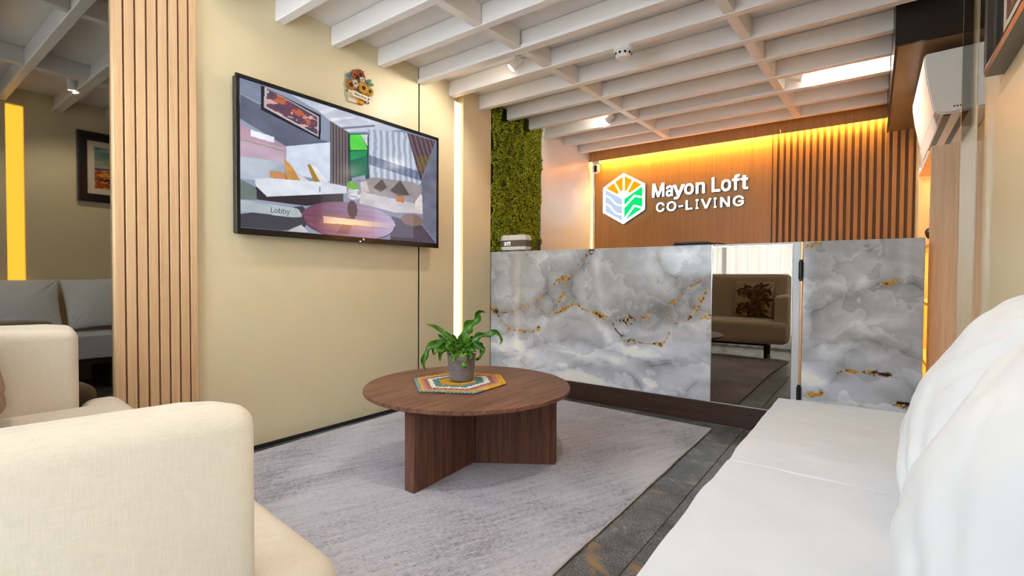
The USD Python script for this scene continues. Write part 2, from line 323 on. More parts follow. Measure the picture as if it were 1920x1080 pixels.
PILLOWCLOTH = mottled("white_pillow_cover", srgb(220, 225, 231), srgb(227, 232, 238), (3, 3, 3), rough=0.6, bump=0.12, bscale=60, spec=0.3)
SOFACLOTH = woven("cream_upholstery", srgb(209, 196, 177), srgb(218, 205, 186), 640.0, sheen=0.15, bump=0.5)
MARBLE = vertex_colored("marble_sheet", 0.09, 0.5)
SCREENMAT = vertex_colored("tv_picture", 0.12, 0.5, emit=SCREEN)
PRINT = vertex_colored("painted_canvas", 0.35, 0.4, coat=0.4)
LED_WARM = glow("led_strip_warm", (1.0, 0.74, 0.38), LED_STRIP)
LED_AMBER = glow("led_cove_amber", (1.0, 0.56, 0.085), LED_COVE)
LED_CORNER = glow("led_corner_amber", (1.0, 0.60, 0.16), 3.0)
LED_SHELFM = glow("led_shelf_amber", (1.0, 0.55, 0.08), LED_SHELF)
LED_SLOT = glow("led_slot_amber", (1.0, 0.52, 0.05), 3.0)

# ------------------------------------------------------------------ the setting
# floor: dark stone tiles, each a slab of its own on the grout bed
floor = setting("floor")
obj("grout_bed", box(XL - 0.1, 0.6, YF - 0.05, 5.3, -0.06, -0.004), GROUT, floor)
TILES = []
for k, (a, b) in enumerate([((58, 61, 64), (112, 114, 117)), ((53, 56, 60), (106, 108, 112)), ((64, 65, 66), (118, 118, 118))]):
    n = {"g": ("geometry", {}), "m": ("mapping", {"location": (7.3 * k, 3.1 * k, 0.0)}),
         "n1": ("noise_texture", {"scale": 5.0, "detail": 8.0, "roughness": 0.75, "distortion": 0.8}), "n2": ("noise_texture", {"scale": 2.6, "detail": 6.0, "distortion": 1.6}),
         "n3": ("noise_texture", {"scale": 160.0, "detail": 3.0}),
         "r1": ("rgb_ramp", {"ramp": [(0.3, tuple(srgb(a))), (0.55, tuple(srgb(b))), (0.68, tuple(srgb(168, 166, 164)))]}),
         "r2": ("rgb_ramp", {"ramp": [(0.60, (0, 0, 0)), (0.68, (1, 1, 1))]}),
         "r3": ("rgb_ramp", {"ramp": [(0.38, (0.45, 0.45, 0.45)), (0.62, (1.5, 1.5, 1.5))]}),
         "mm": ("mix_color", {"blend_type": "multiply", "fac": 1.0, "use_clamp": False}),
         "mx": ("mix_color", {"b": tuple(srgb(158, 128, 88))}), "p": ("principled_bsdf", {"roughness": 0.32, "specular_ior_level": 0.5}), "bp": ("bump", {"strength": 0.3, "distance": 0.002})}
    l = [("g.position", "m.vector"), ("m.vector", "n1.vector"), ("m.vector", "n2.vector"), ("m.vector", "n3.vector"), ("n1.fac", "r1.fac"), ("n2.fac", "r2.fac"), ("n3.fac", "r3.fac"),
         ("r1.color", "mm.a"), ("r3.color", "mm.b"), ("mm.result", "mx.a"), ("r2.color", "mx.fac"), ("mx.result", "p.base_color"), ("n1.fac", "bp.height"), ("bp.normal", "p.normal")]
    TILES.append(M(f"stone_tile_{k}", n, l, "p.BSDF"))
TP, J = 0.672, 0.003
k = 0
for j in range(-4, 5):
    ya = 2.222 + (j - 0) * TP
    for i in range(-3, 2):
        xa = -0.62 + i * TP
        x0, x1, y0, y1 = max(xa + J / 2, XL - 0.02), min(xa + TP - J / 2, 0.5), max(ya + J / 2, YF), min(ya + TP - J / 2, 5.2)
        if x1 - x0 > 0.02 and y1 - y0 > 0.02:
            obj("tile", box(x0, x1, y0, y1, -0.03, 0.0, 0.0012), TILES[k % 3], floor); k += 1

# left wall
wl = setting("wall_left")
obj("wall_core", box(-2.85, -2.72, YF - 0.1, 5.4, -0.05, 2.6), CREAM, wl)
GY = 2.459
obj("wall_panel", box(-2.72, XL, YF - 0.1, GY - 0.007, 0.018, ZC, 0.001), CREAM, wl)
obj("wall_panel", box(-2.72, XL, GY + 0.007, 2.828, 0.018, ZC, 0.001), CREAM, wl)
obj("wall_panel", box(-2.72, XL, 2.932, YC - 0.003, 0.018, ZC, 0.002), CREAM, wl)
obj("wall_panel", box(-2.72, XL, 4.078, 5.25, 0.0, ZC, 0.002), WHITE_WALL, wl, label="glossy white painted wall behind the counter")
obj("panel_joint", box(-2.72, -2.654, GY - 0.007, GY + 0.007, 0.018, ZC), DARKGAP, wl, label="dark vertical joint between wall panels")
obj("led_channel", box(-2.72, -2.695, 2.828, 2.932, 0.018, ZB - 0.001), CREAM, wl)
obj("led_diffuser", box(-2.695, -2.672, 2.829, 2.931, 0.02, ZB - 0.002), LED_WARM, wl, label="glowing warm vertical light strip recessed in the wall")
bl = setting("baseboard_left")
obj("skirting_recess", box(-2.72, XL + 0.004, 1.007, YC, 0.0, 0.017), DARKGAP, bl)

# ceiling: slab, beams across, thinner ribs along
ce = setting("ceiling")
obj("slab", box(XL - 0.1, 0.6, YF - 0.1, 5.3, ZC, 2.56), CEIL, ce)
for i in range(-6, 11):
    y = BEAM_Y0 + BEAM_SP * i - (0.016 if i in (4, 8) else 0) + (0.02 if i == 3 else 0)
    xe = 0.075 if y > 3.2 else XR - 0.002
    obj("beam", box(XL + (0.03 if 3.29 < y < 4.05 else 0.001), xe, y, y + BEAM_W, ZB, ZC - 0.001, 0.004), CEIL, ce)
    if i in (-1, 3, 8):
        obj("trunking", box(XL + 0.006, xe, y - 0.018, y - 0.0005, ZB - 0.004, ZB + 0.022, 0.002), CEIL, ce, label="slim white cable trunking along a beam")
for c0, sl in ((-1.872, 0.0429), (-0.745, 0.0417)):
    for i in range(-6, 10):
        ya, yb = BEAM_Y0 + BEAM_SP * i + BEAM_W + 0.001, BEAM_Y0 + BEAM_SP * (i + 1) - 0.001
        ya += 0.02 if i == 3 else 0; yb -= 0.016 if i + 1 in (4, 8) else 0
        if i in (4, 8):
            ya -= 0.015
        b = box(-0.028, 0.028, ya, yb, ZB + 0.003, ZC - 0.001, 0.003)
        v = np.array(b.vertices); v[:, 0] += c0 + sl * v[:, 1]; b.vertices = v
        obj("cross_rib", b, CEIL, ce)

# sign wall at the back, with its cove, slats
wb = setting("wall_back")
obj("wall_core", box(-2.75, 0.6, YB + 0.02, 5.4, -0.05, 2.6), SIGNWOOD, wb)
obj("sign_panel", box(XL + 0.001, -0.776, YB, YB + 0.02, 0.0, ZC, 0.0008), SIGNWOOD, wb)
obj("slat_backing", box(-0.770, 0.27, YB + 0.006, YB + 0.02, 0.0, ZC), SIGNSLOT, wb)
x = -0.764
while x < 0.262:
    obj("slat", box(x, min(x + 0.030, 0.27), YB - 0.014, YB + 0.006, 0.0, ZC - 0.001, 0.002), SIGNWOOD, wb)
    x += 0.052
for xa, xb in ((XL + 0.001, -1.602), (-1.600, -0.702), (-0.700, 0.078)):
    obj("cove_fascia", box(xa, xb, YB - 0.085, YB - 0.067, 2.262, ZC - 0.0015, 0.001), SIGNWOOD, wb)
obj("cove_top", box(XL + 0.001, 0.078, YB - 0.066, YB - 0.024, ZB - 0.012, ZB), SIGNWOOD, wb)
obj("cove_light", box(XL + 0.02, 0.07, YB - 0.064, YB - 0.040, 2.288, 2.297), LED_AMBER, wb, label="amber light strip hidden in the cove")
obj("corner_light", box(XL + 0.004, XL + 0.014, YB - 0.02, YB - 0.008, 1.1, 2.27), LED_CORNER, wb, label="thin amber light strip down the wall corner")
obj("corner_trim", box(XL + 0.018, XL + 0.040, YB - 0.016, YB - 0.001, 0.9, 2.27, 0.002), CHROME, wb, label="pale metal corner trim")

# right wall: near part, set-back part with a cream column at the far end
wr = setting("wall_right")
SY0, SY1 = 0.765, 0.872
obj("wall_panel", box(XR, 0.56, YF - 0.1, -0.67, 0.0, ZC), CREAM, wr)
obj("wall_panel", box(XR, 0.56, 0.03, SY0, 0.0, ZC), CREAM, wr)
obj("wall_panel", box(XR, 0.56, -0.67, 0.03, 2.20, ZC), CREAM, wr)
obj("wall_panel", box(XR, 0.56, SY1, 2.5, 0.0, ZC, 0.002), CREAM, wr)
obj("wall_panel", box(XR, 0.56, SY0, SY1, 2.305, ZC), CREAM, wr)
obj("wall_panel", box(XR, 0.56, SY0, SY1, 0.0, 0.45), CREAM, wr)
obj("led_channel", box(0.40, 0.56, SY0, SY1, 0.45, 2.305), CREAM, wr)
obj("led_diffuser", box(0.36, 0.399, SY0 + 0.001, SY1 - 0.001, 0.452, 2.303), LED_SLOT, wr, label="glowing amber vertical light strip in the right wall")
obj("wall_panel", box(XR2, 0.56, 2.5, 4.42, 0.0, ZC), CREAM, wr)
obj("column", box(0.272, 0.56, 4.42, YB + 0.02, 0.0, 2.155), WHITE_WALL, wr, label="cream column at the far end of the right wall")

# dark soffit over the passage
sf = setting("trim_1", "dark soffit over the passage beside the counter")
SOFFIT_LIT = mottled("warm_lit_laminate", srgb(138, 112, 82), srgb(150, 122, 90), (3, 3, 3), rough=0.30, spec=0.6)  # underside colour holds the warm light reflected on the dark laminate
SOFFITF = plain("dark_brown_gloss", srgb(40, 33, 29), 0.22)
obj("soffit_front", box(0.076, XR2 - 0.001, YC - 0.022, YC, 2.152, ZC - 0.001, 0.001), SOFFITF, sf)
obj("soffit_side", box(0.076, 0.088, YC + 0.001, YB - 0.024, 2.152, ZC - 0.001), SOFFITF, sf)
obj("soffit_underside", box(0.0885, XR2 - 0.001, YC + 0.001, YB - 0.024, 2.156, 2.17), SOFFIT_LIT, sf)

# street front behind the camera: glazing in a frame
wf = setting("wall_front")
obj("wall_panel", box(XL, XR, YF - 0.1, YF, 2.36, ZC), CREAM, wf)
w1 = setting("window_1")
for x in (-2.62, -1.72, -0.80, 0.24):
    obj("window_frame", box(x, x + 0.05, YF - 0.07, YF - 0.02, 0.0, 2.36, 0.003), BLACK, w1)
obj("window_frame", box(-2.57, 0.24, YF - 0.07, YF - 0.02, 2.30, 2.36, 0.003), BLACK, w1)
obj("window_frame", box(-2.57, 0.24, YF - 0.07, YF - 0.02, 0.0, 0.06, 0.003), BLACK, w1)
PANE = M("window_glass", {"f": ("fresnel", {"IOR": 1.45}), "t": ("transparent_bsdf", {"color": (0.95, 0.97, 0.96)}), "s": ("glossy_bsdf", {"roughness": 0.0, "color": (1, 1, 1)}), "m": ("mix_closure", {})},
         [("f.fac", "m.fac"), ("t.BSDF", "m.closure1"), ("s.BSDF", "m.closure2")], "m.closure")
for x0, x1 in ((-2.57, -1.72), (-1.67, -0.80), (-0.75, 0.24)):
    obj("pane", box(x0, x1, YF - 0.05, YF - 0.044, 0.06, 2.30), PANE, w1)
obj("pavement", box(-6, 4, -6, YF - 0.1, -0.1, -0.03), plain("pavement", srgb(150, 148, 144), 0.9), setting("ground_outside"))

d1 = setting("unseen_door_1")  # unseen glazed side door, placed so daylight reaches the sofa arm
obj("door_frame", [box(0.42, 0.46, -0.668, -0.628, 0.0, 2.198), box(0.42, 0.46, -0.012, 0.028, 0.0, 2.198), box(0.42, 0.46, -0.627, -0.013, 2.158, 2.198)], BLACK, d1)
obj("door_glass", box(0.437, 0.443, -0.627, -0.013, 0.002, 2.157), PANE, d1)

# sheer curtain before the glazing
SHEER = M("sheer_curtain", {"d": ("diffuse_bsdf", {"color": (0.55, 0.52, 0.52)}), "t": ("translucent_bsdf", {"color": (0.56, 0.53, 0.53)}), "x": ("transparent_bsdf", {"color": (1, 1, 1)}),
                            "m": ("mix_closure", {"fac": 0.5}), "m2": ("mix_closure", {"fac": 0.12})},
          [("d.BSDF", "m.closure1"), ("t.BSDF", "m.closure2"), ("m.closure", "m2.closure1"), ("x.BSDF", "m2.closure2")], "m2.closure")
cu = thing("curtain", "pale grey sheer curtain in soft folds behind the sofa, seen in the mirror panel", "curtain")
xs = np.linspace(-2.55, 0.22, 520)
zs = np.linspace(0.015, 2.25, 8)
X, Z = np.meshgrid(xs, zs)
ph = X * 2 * math.pi / 0.16
Y = YF + 0.11 + 0.035 * np.sin(ph + 0.6 * np.sin(ph * 0.23)) * (0.7 + 0.3 * np.cos(ph * 0.11)) + 0.01 * np.sin(ph * 2.3)
obj("sheer_cloth", trimesh.Trimesh(np.stack([X, Y, Z], -1).reshape(-1, 3), grid(520, 8), process=False), SHEER, cu, smooth=True)
dr = thing("unseen_drape", "heavy grey brown curtain at the side of the street window, unseen behind the camera, shading the sofa arm", "curtain")  # out of view, placed to keep window light off the sofa arm
DRAPE = woven("drape_cloth", srgb(120, 104, 96), srgb(138, 122, 112), 500.0)
X2, Z2 = np.meshgrid(np.linspace(-0.66, 0.26, 240), np.linspace(0.012, 2.24, 8))
Y2 = YF + 0.185 + 0.022 * np.sin(X2 * 2 * math.pi / 0.085) * (0.8 + 0.2 * np.cos(X2 * 9))
f2 = trimesh.Trimesh(np.stack([X2, Y2, Z2], -1).reshape(-1, 3), grid(240, 8), process=False)
b2 = trimesh.Trimesh(np.array(f2.vertices) - [0, 0.003, 0], np.array(f2.faces)[:, ::-1], process=False)
obj("drape_cloth", [f2, b2], DRAPE, dr, smooth=True)
obj("curtain_rod", cyl((-0.68, YF + 0.185, 2.255), (0.28, YF + 0.185, 2.255), 0.012, 16), BLACK, dr, smooth=30)
obj("curtain_rail", box(-2.6, 0.27, YF + 0.09, YF + 0.13, 2.252, 2.28, 0.004), WHITEPLASTIC, cu)

# ------------------------------------------------------------------ left wall: smoked mirror, slats, TV, moss
obj("wall_mirror", box(XL + 0.001, XL + 0.007, YF + 0.16, 0.676, 0.02, ZB - 0.004, 0.001), MIRROR,
    label="large smoked mirror on the wall left of the wooden slats", category="mirror")
sp = thing("slat_panel", "light oak vertical slat panel between the smoked mirror and the television", "wall panel")
obj("backing_board", box(XL + 0.001, XL + 0.010, 0.680, 1.006, 0.002, ZB - 0.004), SLATWOOD, sp)
for i in range(8):
    y = 0.680 + i * 0.0416
    obj("slat", box(XL + 0.0105, XL + 0.034, y, y + (0.0345 if i < 7 else 0.030), 0.002, ZB - 0.004, 0.0015), SLATWOOD, sp)
    if i < 7:
        obj("groove_strip", box(XL + 0.0105, XL + 0.013, y + 0.0348, y + 0.0413, 0.002, ZB - 0.004), SLOTDARK, sp)

# television
def warp_noise(P, f, seed=0, oc=4):
    return meshkit.fbm(np.column_stack([P * f, np.full(len(P), seed * 3.7)]), oc, seed)


def inside(poly, P):
    x, y = P[:, 0], P[:, 1]
    c = np.zeros(len(P), bool)
    q = np.array(poly)
    for (x0, y0), (x1, y1) in zip(q, np.roll(q, -1, 0)):
        if y0 != y1:
            c ^= ((y0 > y) != (y1 > y)) & (x < (x1 - x0) * (y - y0) / (y1 - y0) + x0)
    return c


def screen_colors(P):
    C = np.tile(np.array([150, 160, 182.0]), (len(P), 1))
    C -= (P[:, :1] * 30)
    def stripes(poly, a, b, f, sl=0.0, dist=0.0):
        m = inside(poly, P)
        t = 0.5 + 0.5 * np.sin((P[m, 0] + sl * P[m, 1]) * f + dist * warp_noise(P[m], 9, 5))
        C[m] = np.array(a) * t[:, None] + np.array(b) * (1 - t[:, None])
    for i, (c, poly) in enumerate(SCREEN_POLYS):
        m = inside(poly, P)
        n = (warp_noise(P[m], 14, i % 5) - 0.5)[:, None]
        C[m] = np.array(c, float) * (1 + 0.25 * n) + 10 * n
        if i == 7:                                                 # the little painting over the bench
            w = warp_noise(P[m], 26, 11); w2 = warp_noise(P[m], 30, 12)
            col = np.where((w > 0.56)[:, None], np.array([190, 96, 60.0]), np.where((w2 > 0.58)[:, None], np.array([214, 170, 160.0]), np.array([104, 64, 84.0])))
            col = np.where((w < 0.38)[:, None], np.array([70, 66, 88.0]), col)
            C[m] = col
        if i == 22:
            stripes([(0.371, 0.89), (0.466, 0.838), (0.468, 0.402), (0.371, 0.405)], (128, 116, 118), (66, 58, 64), 420)
            stripes([(0.564, 0.914), (0.796, 0.985), (0.894, 0.574), (0.87, 0.52), (0.56, 0.499)], (206, 214, 228), (150, 160, 182), 170, 0.0, 6)
            b = inside([(0.57, 0.70), (0.88, 0.66), (0.90, 0.575), (0.57, 0.62)], P); C[b] *= np.array([0.62, 0.66, 0.74])
            stripes([(0.796, 0.985), (0.992, 0.989), (0.888, 0.572)], (116, 92, 100), (62, 48, 62), 190, 0.25, 3)
            b = inside([(0.86, 0.80), (0.985, 0.84), (0.95, 0.70), (0.87, 0.66)], P); C[b] = C[b] * 0.5 + np.array([120, 110, 40]) * 0.5
            g = inside([(0.47, 0.825), (0.524, 0.851), (0.561, 0.751), (0.56, 0.735), (0.47, 0.70)], P)
            C[g] *= (0.75 + 0.6 * warp_noise(P[g], 60, 3))[:, None]
    for i, (c, o, (a, b)) in enumerate(SCREEN_OVALS):
        rx, ry = abs(a[0] - o[0]), abs(b[1] - o[1])
        r = ((P[:, 0] - o[0]) / rx) ** 2 + ((P[:, 1] - o[1]) / ry) ** 2
        m = r < 1
        if i == 0:
            t = np.clip((P[m, 0] - 0.30) / 0.4, 0, 1)[:, None]
            g = warp_noise(P[m] * np.array([0.35, 3.0]), 22, 7)[:, None]
            C[m] = np.array([112, 66, 92.0]) * (1 - t) + np.array([188, 170, 200.0]) * t + (g - 0.5) * 40
            rim = m & (r > 0.93) & (P[:, 1] < o[1]); C[rim] = (70, 44, 60)
            leg = inside([(0.455, 0.16), (0.495, 0.16), (0.46, 0.02), (0.40, 0.02)], P); C[leg] = C[leg] * 0.6 + np.array([120, 60, 60]) * 0.25
            bar = inside([(0.337, 0.142), (0.686, 0.142), (0.686, 0.105), (0.338, 0.090)], P)
            fade = np.clip(1.15 - np.abs(P[bar, 0] - 0.45) / 0.26, 0.15, 1)[:, None]
            C[bar] = C[bar] * (1 - fade) + np.array([255, 214, 176.0]) * fade
        elif i == 1:
            pass
        elif i in (4, 5):
            n = warp_noise(P[m], 70, i)
            k = n > (0.40 if i == 4 else 0.38)
            idx = np.where(m)[0][k]; C[idx] = np.array(c, float) * (0.6 + 0.8 * n[k])[:, None]
        else:
            C[m] = c
    for (u0, u1, v0, v1, c, a) in ((0.0, 0.17, 0.33, 0.60, (214, 222, 236), 0.25), (0.33, 0.60, 0.10, 0.42, (150, 150, 170), 0.14), (0.60, 0.84, 0.03, 0.42, (190, 190, 214), 0.20)):
        m = (P[:, 0] > u0) & (P[:, 0] < u1) & (P[:, 1] > v0) & (P[:, 1] < v1)
        C[m] = C[m] * (1 - a) + np.array(c) * a
    return srgb(np.clip(C, 0, 255))


tv = thing("television", "large black flat screen television on the cream wall, showing a room picture", "television", (XL, 1.868, 1.542))
TY0, TY1, TZ0, TZ1 = -0.709, 0.709, -0.402, 0.402
def out_yz(y0, y1, z0, z1, x0, x1, r=0.002):
    return box(x0, x1, y0, y1, z0, z1, r)
obj("wall_bracket", [out_yz(-0.30, 0.30, -0.2, 0.2, 0.001, 0.012), out_yz(-0.28, -0.24, -0.25, 0.25, 0.0125, 0.03), out_yz(0.24, 0.28, -0.25, 0.25, 0.0125, 0.03)], BLACK, tv)
obj("housing", out_yz(TY0 + 0.004, TY1 - 0.004, TZ0 + 0.004, TZ1 - 0.004, 0.031, 0.066, 0.006), BLACK, tv)
fr = [out_yz(TY0, TY1, TZ1 - 0.020, TZ1, 0.066, 0.082), out_yz(TY0, TY1, TZ0, TZ0 + 0.033, 0.066, 0.082),
      out_yz(TY0, TY0 + 0.020, TZ0 + 0.033, TZ1 - 0.020, 0.066, 0.082), out_yz(TY1 - 0.016, TY1, TZ0 + 0.033, TZ1 - 0.020, 0.066, 0.082)]
obj("bezel", fr, BLACKGLOSS, tv)
SW0, SW1, SZ0, SZ1 = TY0 + 0.020, TY1 - 0.016, TZ0 + 0.033, TZ1 - 0.020
NX, NZ = 440, 250
uu, vv = np.meshgrid(np.linspace(0, 1, NX), np.linspace(0, 1, NZ))
P2 = np.column_stack([uu.ravel(), vv.ravel()])
V = np.column_stack([np.full(len(P2), 0.074), SW0 + P2[:, 0] * (SW1 - SW0), SZ0 + P2[:, 1] * (SZ1 - SZ0)])
obj("screen", trimesh.Trimesh(V, grid(NX, NZ), process=False), SCREENMAT, tv, cd=screen_colors(P2), label="lit screen showing a lobby with sofas and a round table")
t = meshkit.text_mesh("Lobby", 0.027, 0.0006)
obj("caption", on_left_wall(t, SW0 + 0.112 * (SW1 - SW0), SZ0 + 0.126 * (SZ1 - SZ0), 0.0745), plain("caption_grey", srgb(70, 76, 84), 0.5), tv, label="caption Lobby on the screen")
obj("maker_badge", place(lathe([(0, 0), (0.007, 0), (0.007, 0.002), (0, 0.002)], 20), (0.082, 0.05, TZ0 + 0.022), (0, 1, 0), (0, 0, 1), (1, 0, 0)), CHROME, tv)
obj("standby_light", box(0.082, 0.0835, 0.020, 0.032, TZ0 + 0.006, TZ0 + 0.010), glow("standby_blue", (0.3, 0.4, 1.0), 4.0), tv)

# moss wall
rng = np.random.default_rng(5)
MY0, MY1, MZ0, MZ1 = YC + 0.002, 4.070, HC + 0.012, ZC - 0.006
mo = thing("moss_panel", "green preserved moss panel on the wall behind the end of the counter", "moss wall")
obj("backing_board", box(-2.719, -2.668, YC, 4.074, HC + 0.002, ZC - 0.001), plain("moss_backing", srgb(46, 58, 14), 0.9), mo)
N = 26000
py, pz = rng.uniform(MY0 + 0.006, MY1 - 0.004, N), rng.uniform(MZ0, MZ1, N)
lump = meshkit.fbm(np.column_stack([py * 14, pz * 14, np.zeros(N)]), 4, 3)
px = -2.668 + 0.036 * np.clip((lump - 0.3) / 0.4, 0, 1)
c0 = np.column_stack([px, py, pz])
d = rng.normal(size=(N, 3)); d[:, 0] = np.abs(d[:, 0]) + 0.5; d[:, 2] -= 0.2
d /= np.linalg.norm(d, axis=1, keepdims=True)
s = np.cross(d, rng.normal(size=(N, 3))); s /= np.linalg.norm(s, axis=1, keepdims=True)
L = rng.uniform(0.008, 0.018, N)[:, None]; W = rng.uniform(0.002, 0.0045, N)[:, None]
q2 = np.cross(d, s)
V = np.stack([c0 - s * W - d * 0.004, c0 + s * W - d * 0.004, c0 + d * L * 0.55 + s * W * 1.3, c0 + d * L + q2 * 0.003, c0 + d * L * 0.5 - s * W * 1.3 + q2 * 0.002], 1)
inb = (V[..., 1].min(1) > YC + 0.001) & (V[..., 1].max(1) < 4.076) & (V[..., 2].max(1) < ZC - 0.002) & (V[..., 2].min(1) > HC + 0.002)
beam_hit = np.zeros(N, bool)
for i in (5, 6, 7, 8):
    yb_ = BEAM_Y0 + BEAM_SP * i
    beam_hit |= (V[..., 2].max(1) > ZB - 0.004) & (V[..., 1].max(1) > yb_ - 0.035) & (V[..., 1].min(1) < yb_ + BEAM_W + 0.004)
V = V[inb & ~beam_hit]; n = len(V)
b = np.arange(n)[:, None] * 5
F = np.concatenate([b + [0, 1, 2], b + [0, 2, 4], b + [4, 2, 3]], 0)
base = rng.uniform(0, 1, n); lmp = lump[inb & ~beam_hit]
col = srgb(142, 150, 30)[None] * (1 - base[:, None]) + srgb(216, 220, 76)[None] * base[:, None]
col = np.where((rng.uniform(0, 1, n) < 0.2)[:, None], srgb(104, 122, 28)[None], col)
MOSS = M("moss_fibres", {"a": ("attribute", {"attribute": "Cd"}), "p": ("principled_bsdf", {"roughness": 0.8, "specular_ior_level": 0.2})}, [("a.color", "p.base_color")], "p.BSDF")
obj("moss_tufts", trimesh.Trimesh(V.reshape(-1, 3), F, process=False), MOSS, mo, cd=np.repeat(col, 5, 0), kind="stuff")

# ------------------------------------------------------------------ reception counter
def seg_dist(P, line):
    best = np.full(len(P), 9.0)
    q = np.array(line)
    for a, b in zip(q[:-1], q[1:]):
        ab = b - a
        t = np.clip(((P - a) @ ab) / max(ab @ ab, 1e-12), 0, 1)
        best = np.minimum(best, np.linalg.norm(P - (a + t[:, None] * ab), axis=1))
    return best


def marble_colors(P, gold, dark, white, seed, black_zones=()):
    w = np.column_stack([warp_noise(P, 9, seed, 4), warp_noise(P, 9, seed + 1, 4)]) - 0.5
    Q = P + 0.06 * w
    lower = np.clip((0.64 - P[:, 1]) / 0.22, 0, 1)
    n = warp_noise(P * np.array([0.7, 1.2]) + 0.35 * w, 3.6, seed + 2, 5)
    n2 = warp_noise(P * np.array([0.8, 2.4]) + 0.5 * w, 8.0, seed + 3, 4)
    n3 = warp_noise(P * np.array([0.55, 1.5]) + 0.25 * w, 4.2, seed + 4, 3)
    v = 0.785 + 0.24 * (n - 0.5) + 0.12 * (n2 - 0.5)
    v += lower * 0.085 - (1 - lower) * 0.06
    v += lower * (0.02 + 0.06 * np.sin((P[:, 1] + 0.30 * (n3 - 0.5) + 0.10 * np.sin(P[:, 0] * 3.1)) * 30) * (0.4 + n2))
    for f, wgt in ((P[:, 1] * 1.5 + 0.9 * (n3 - 0.5) + 0.35 * w[:, 0], lower), (P[:, 0] * 0.9 + 0.5 * P[:, 1] + 1.2 * (n - 0.5) + 0.3 * w[:, 1], 1 - lower)):
        fr_ = (f * 3.1) % 1.0
        v += wgt * 0.14 * (np.where(fr_ < 0.05, 1 - fr_ / 0.05, (fr_ - 0.05) / 0.95) - 0.5) * (0.35 + 0.9 * n2)
    cool = 0.35 + 0.65 * lower
    for l in white:
        d = seg_dist(Q, l)
        v += 0.13 * np.exp(-(d / 0.045) ** 2) * (0.4 + n2) + 0.03 * np.exp(-(d / 0.006) ** 2)
    for l in dark:
        d = seg_dist(Q, l)
        g = warp_noise(P, 16, seed + 5, 3)
        v -= 0.13 * np.exp(-(d / 0.035) ** 2) * g * 1.3 + 0.10 * np.exp(-(d / 0.006) ** 2) * np.clip((g - 0.36) * 4, 0, 1)
    for l in gold:
        d = seg_dist(Q, l)
        v -= 0.07 * np.exp(-(d / 0.05) ** 2)
    C = np.stack([v * (0.99 - 0.02 * cool), v * 0.99, v * (1.0 + 0.05 * cool)], 1) * 236 + 14
    for k, l in enumerate(gold):
        Q2 = P + 0.022 * w
        d = seg_dist(Q2, l)
        g = warp_noise(P, 38, seed + 7, 3); g2 = warp_noise(P, 75, seed + 8, 3); g3 = warp_noise(P, 13, seed + 9, 2)
        wd = 0.003 + 0.022 * np.clip((g3 - 0.36) * 2.2, 0, 1)
        bz = np.zeros(len(P))
        for (bx, bzz, br) in black_zones:
            bz = np.maximum(bz, np.exp(-(((P[:, 0] - bx) ** 2 + (P[:, 1] - bzz) ** 2) / br ** 2)))
        wd = wd * (1 + 1.2 * bz)
        m = np.clip(1.4 - d / wd, 0, 1) * np.clip((g - 0.36) * 7, 0, 1)
        tone = np.where((g2 < 0.40 + 0.22 * bz)[:, None], np.array([52, 38, 26.0]), np.where((g2 > 0.60)[:, None], np.array([226, 190, 128.0]), np.array([196, 138, 52.0])))
        C = C * (1 - m[:, None]) + tone * m[:, None]
    return srgb(np.clip(C, 0, 250))


def marble_panel(x0, x1, z0, z1, y, th, nx, nz, cols):
    u, v = np.meshgrid(np.linspace(x0, x1, nx), np.linspace(z0, z1, nz))
    P = np.column_stack([u.ravel(), v.ravel()])
    V = np.column_stack([P[:, 0], np.full(len(P), y), P[:, 1]])
    front = trimesh.Trimesh(V, grid(nx, nz), process=False)
    back = box(x0, x1, y + 0.0002, y + th, z0, z1)
    C = np.vstack([cols(P), np.tile(srgb(216, 216, 218), (len(back.vertices), 1))])
    return trimesh.util.concatenate([front, back]), C


ct = thing("reception_counter", "reception counter faced with grey marble sheet with gold veins and a mirror panel", "counter")
obj("counter_body", box(XL + 0.002, -0.372, YC + 0.008, YC + 0.46, 0.131, HC - 0.014), WHITEPLASTIC, ct)
m, C = marble_panel(XL + 0.002, -0.831, 0.136, HC - 0.002, YC, 0.0075, 460, 260,
                    lambda P: marble_colors(P, VEIN_G, VEIN_D, VEIN_W, 21, ((-1.44, 0.622, 0.10), (-2.53, 0.632, 0.07), (-1.69, 1.12, 0.06))))
obj("marble_panel", m, MARBLE, ct, cd=C, label="large grey marble sheet with gold veins")
obj("counter_top", box(XL + 0.002, -0.372, YC + 0.0085, YC + 0.47, HC - 0.0135, HC, 0.001), WHITEPLASTIC, ct)
obj("mirror_panel", box(-0.8255, -0.3765, YC + 0.002, YC + 0.0078, 0.138, 1.128, 0.0008), MIRROR2, ct, label="tinted mirror panel reflecting the sofa")
obj("mirror_trim", [box(-0.8255, -0.3765, YC - 0.0005, YC + 0.007, 1.1285, 1.134), box(-0.8305, -0.8262, YC - 0.001, YC + 0.008, 0.131, HC - 0.001)], CHROME, ct)
obj("plinth", box(XL + 0.002, -0.3375, YC - 0.010, YC + 0.44, 0.001, 0.130, 0.002), DARKWOOD, ct, label="dark wood plinth")
obj("gate_post", box(-0.3755, -0.337, YC, YC + 0.05, 0.131, HC, 0.001), plain("pale_edge", srgb(206, 210, 216), 0.15), ct, label="narrow pale gate post")
obj("copper_edge", box(-0.3365, -0.3265, YC + 0.004, YC + 0.045, 0.131, HC), COPPER, ct, label="copper coloured edge strip")
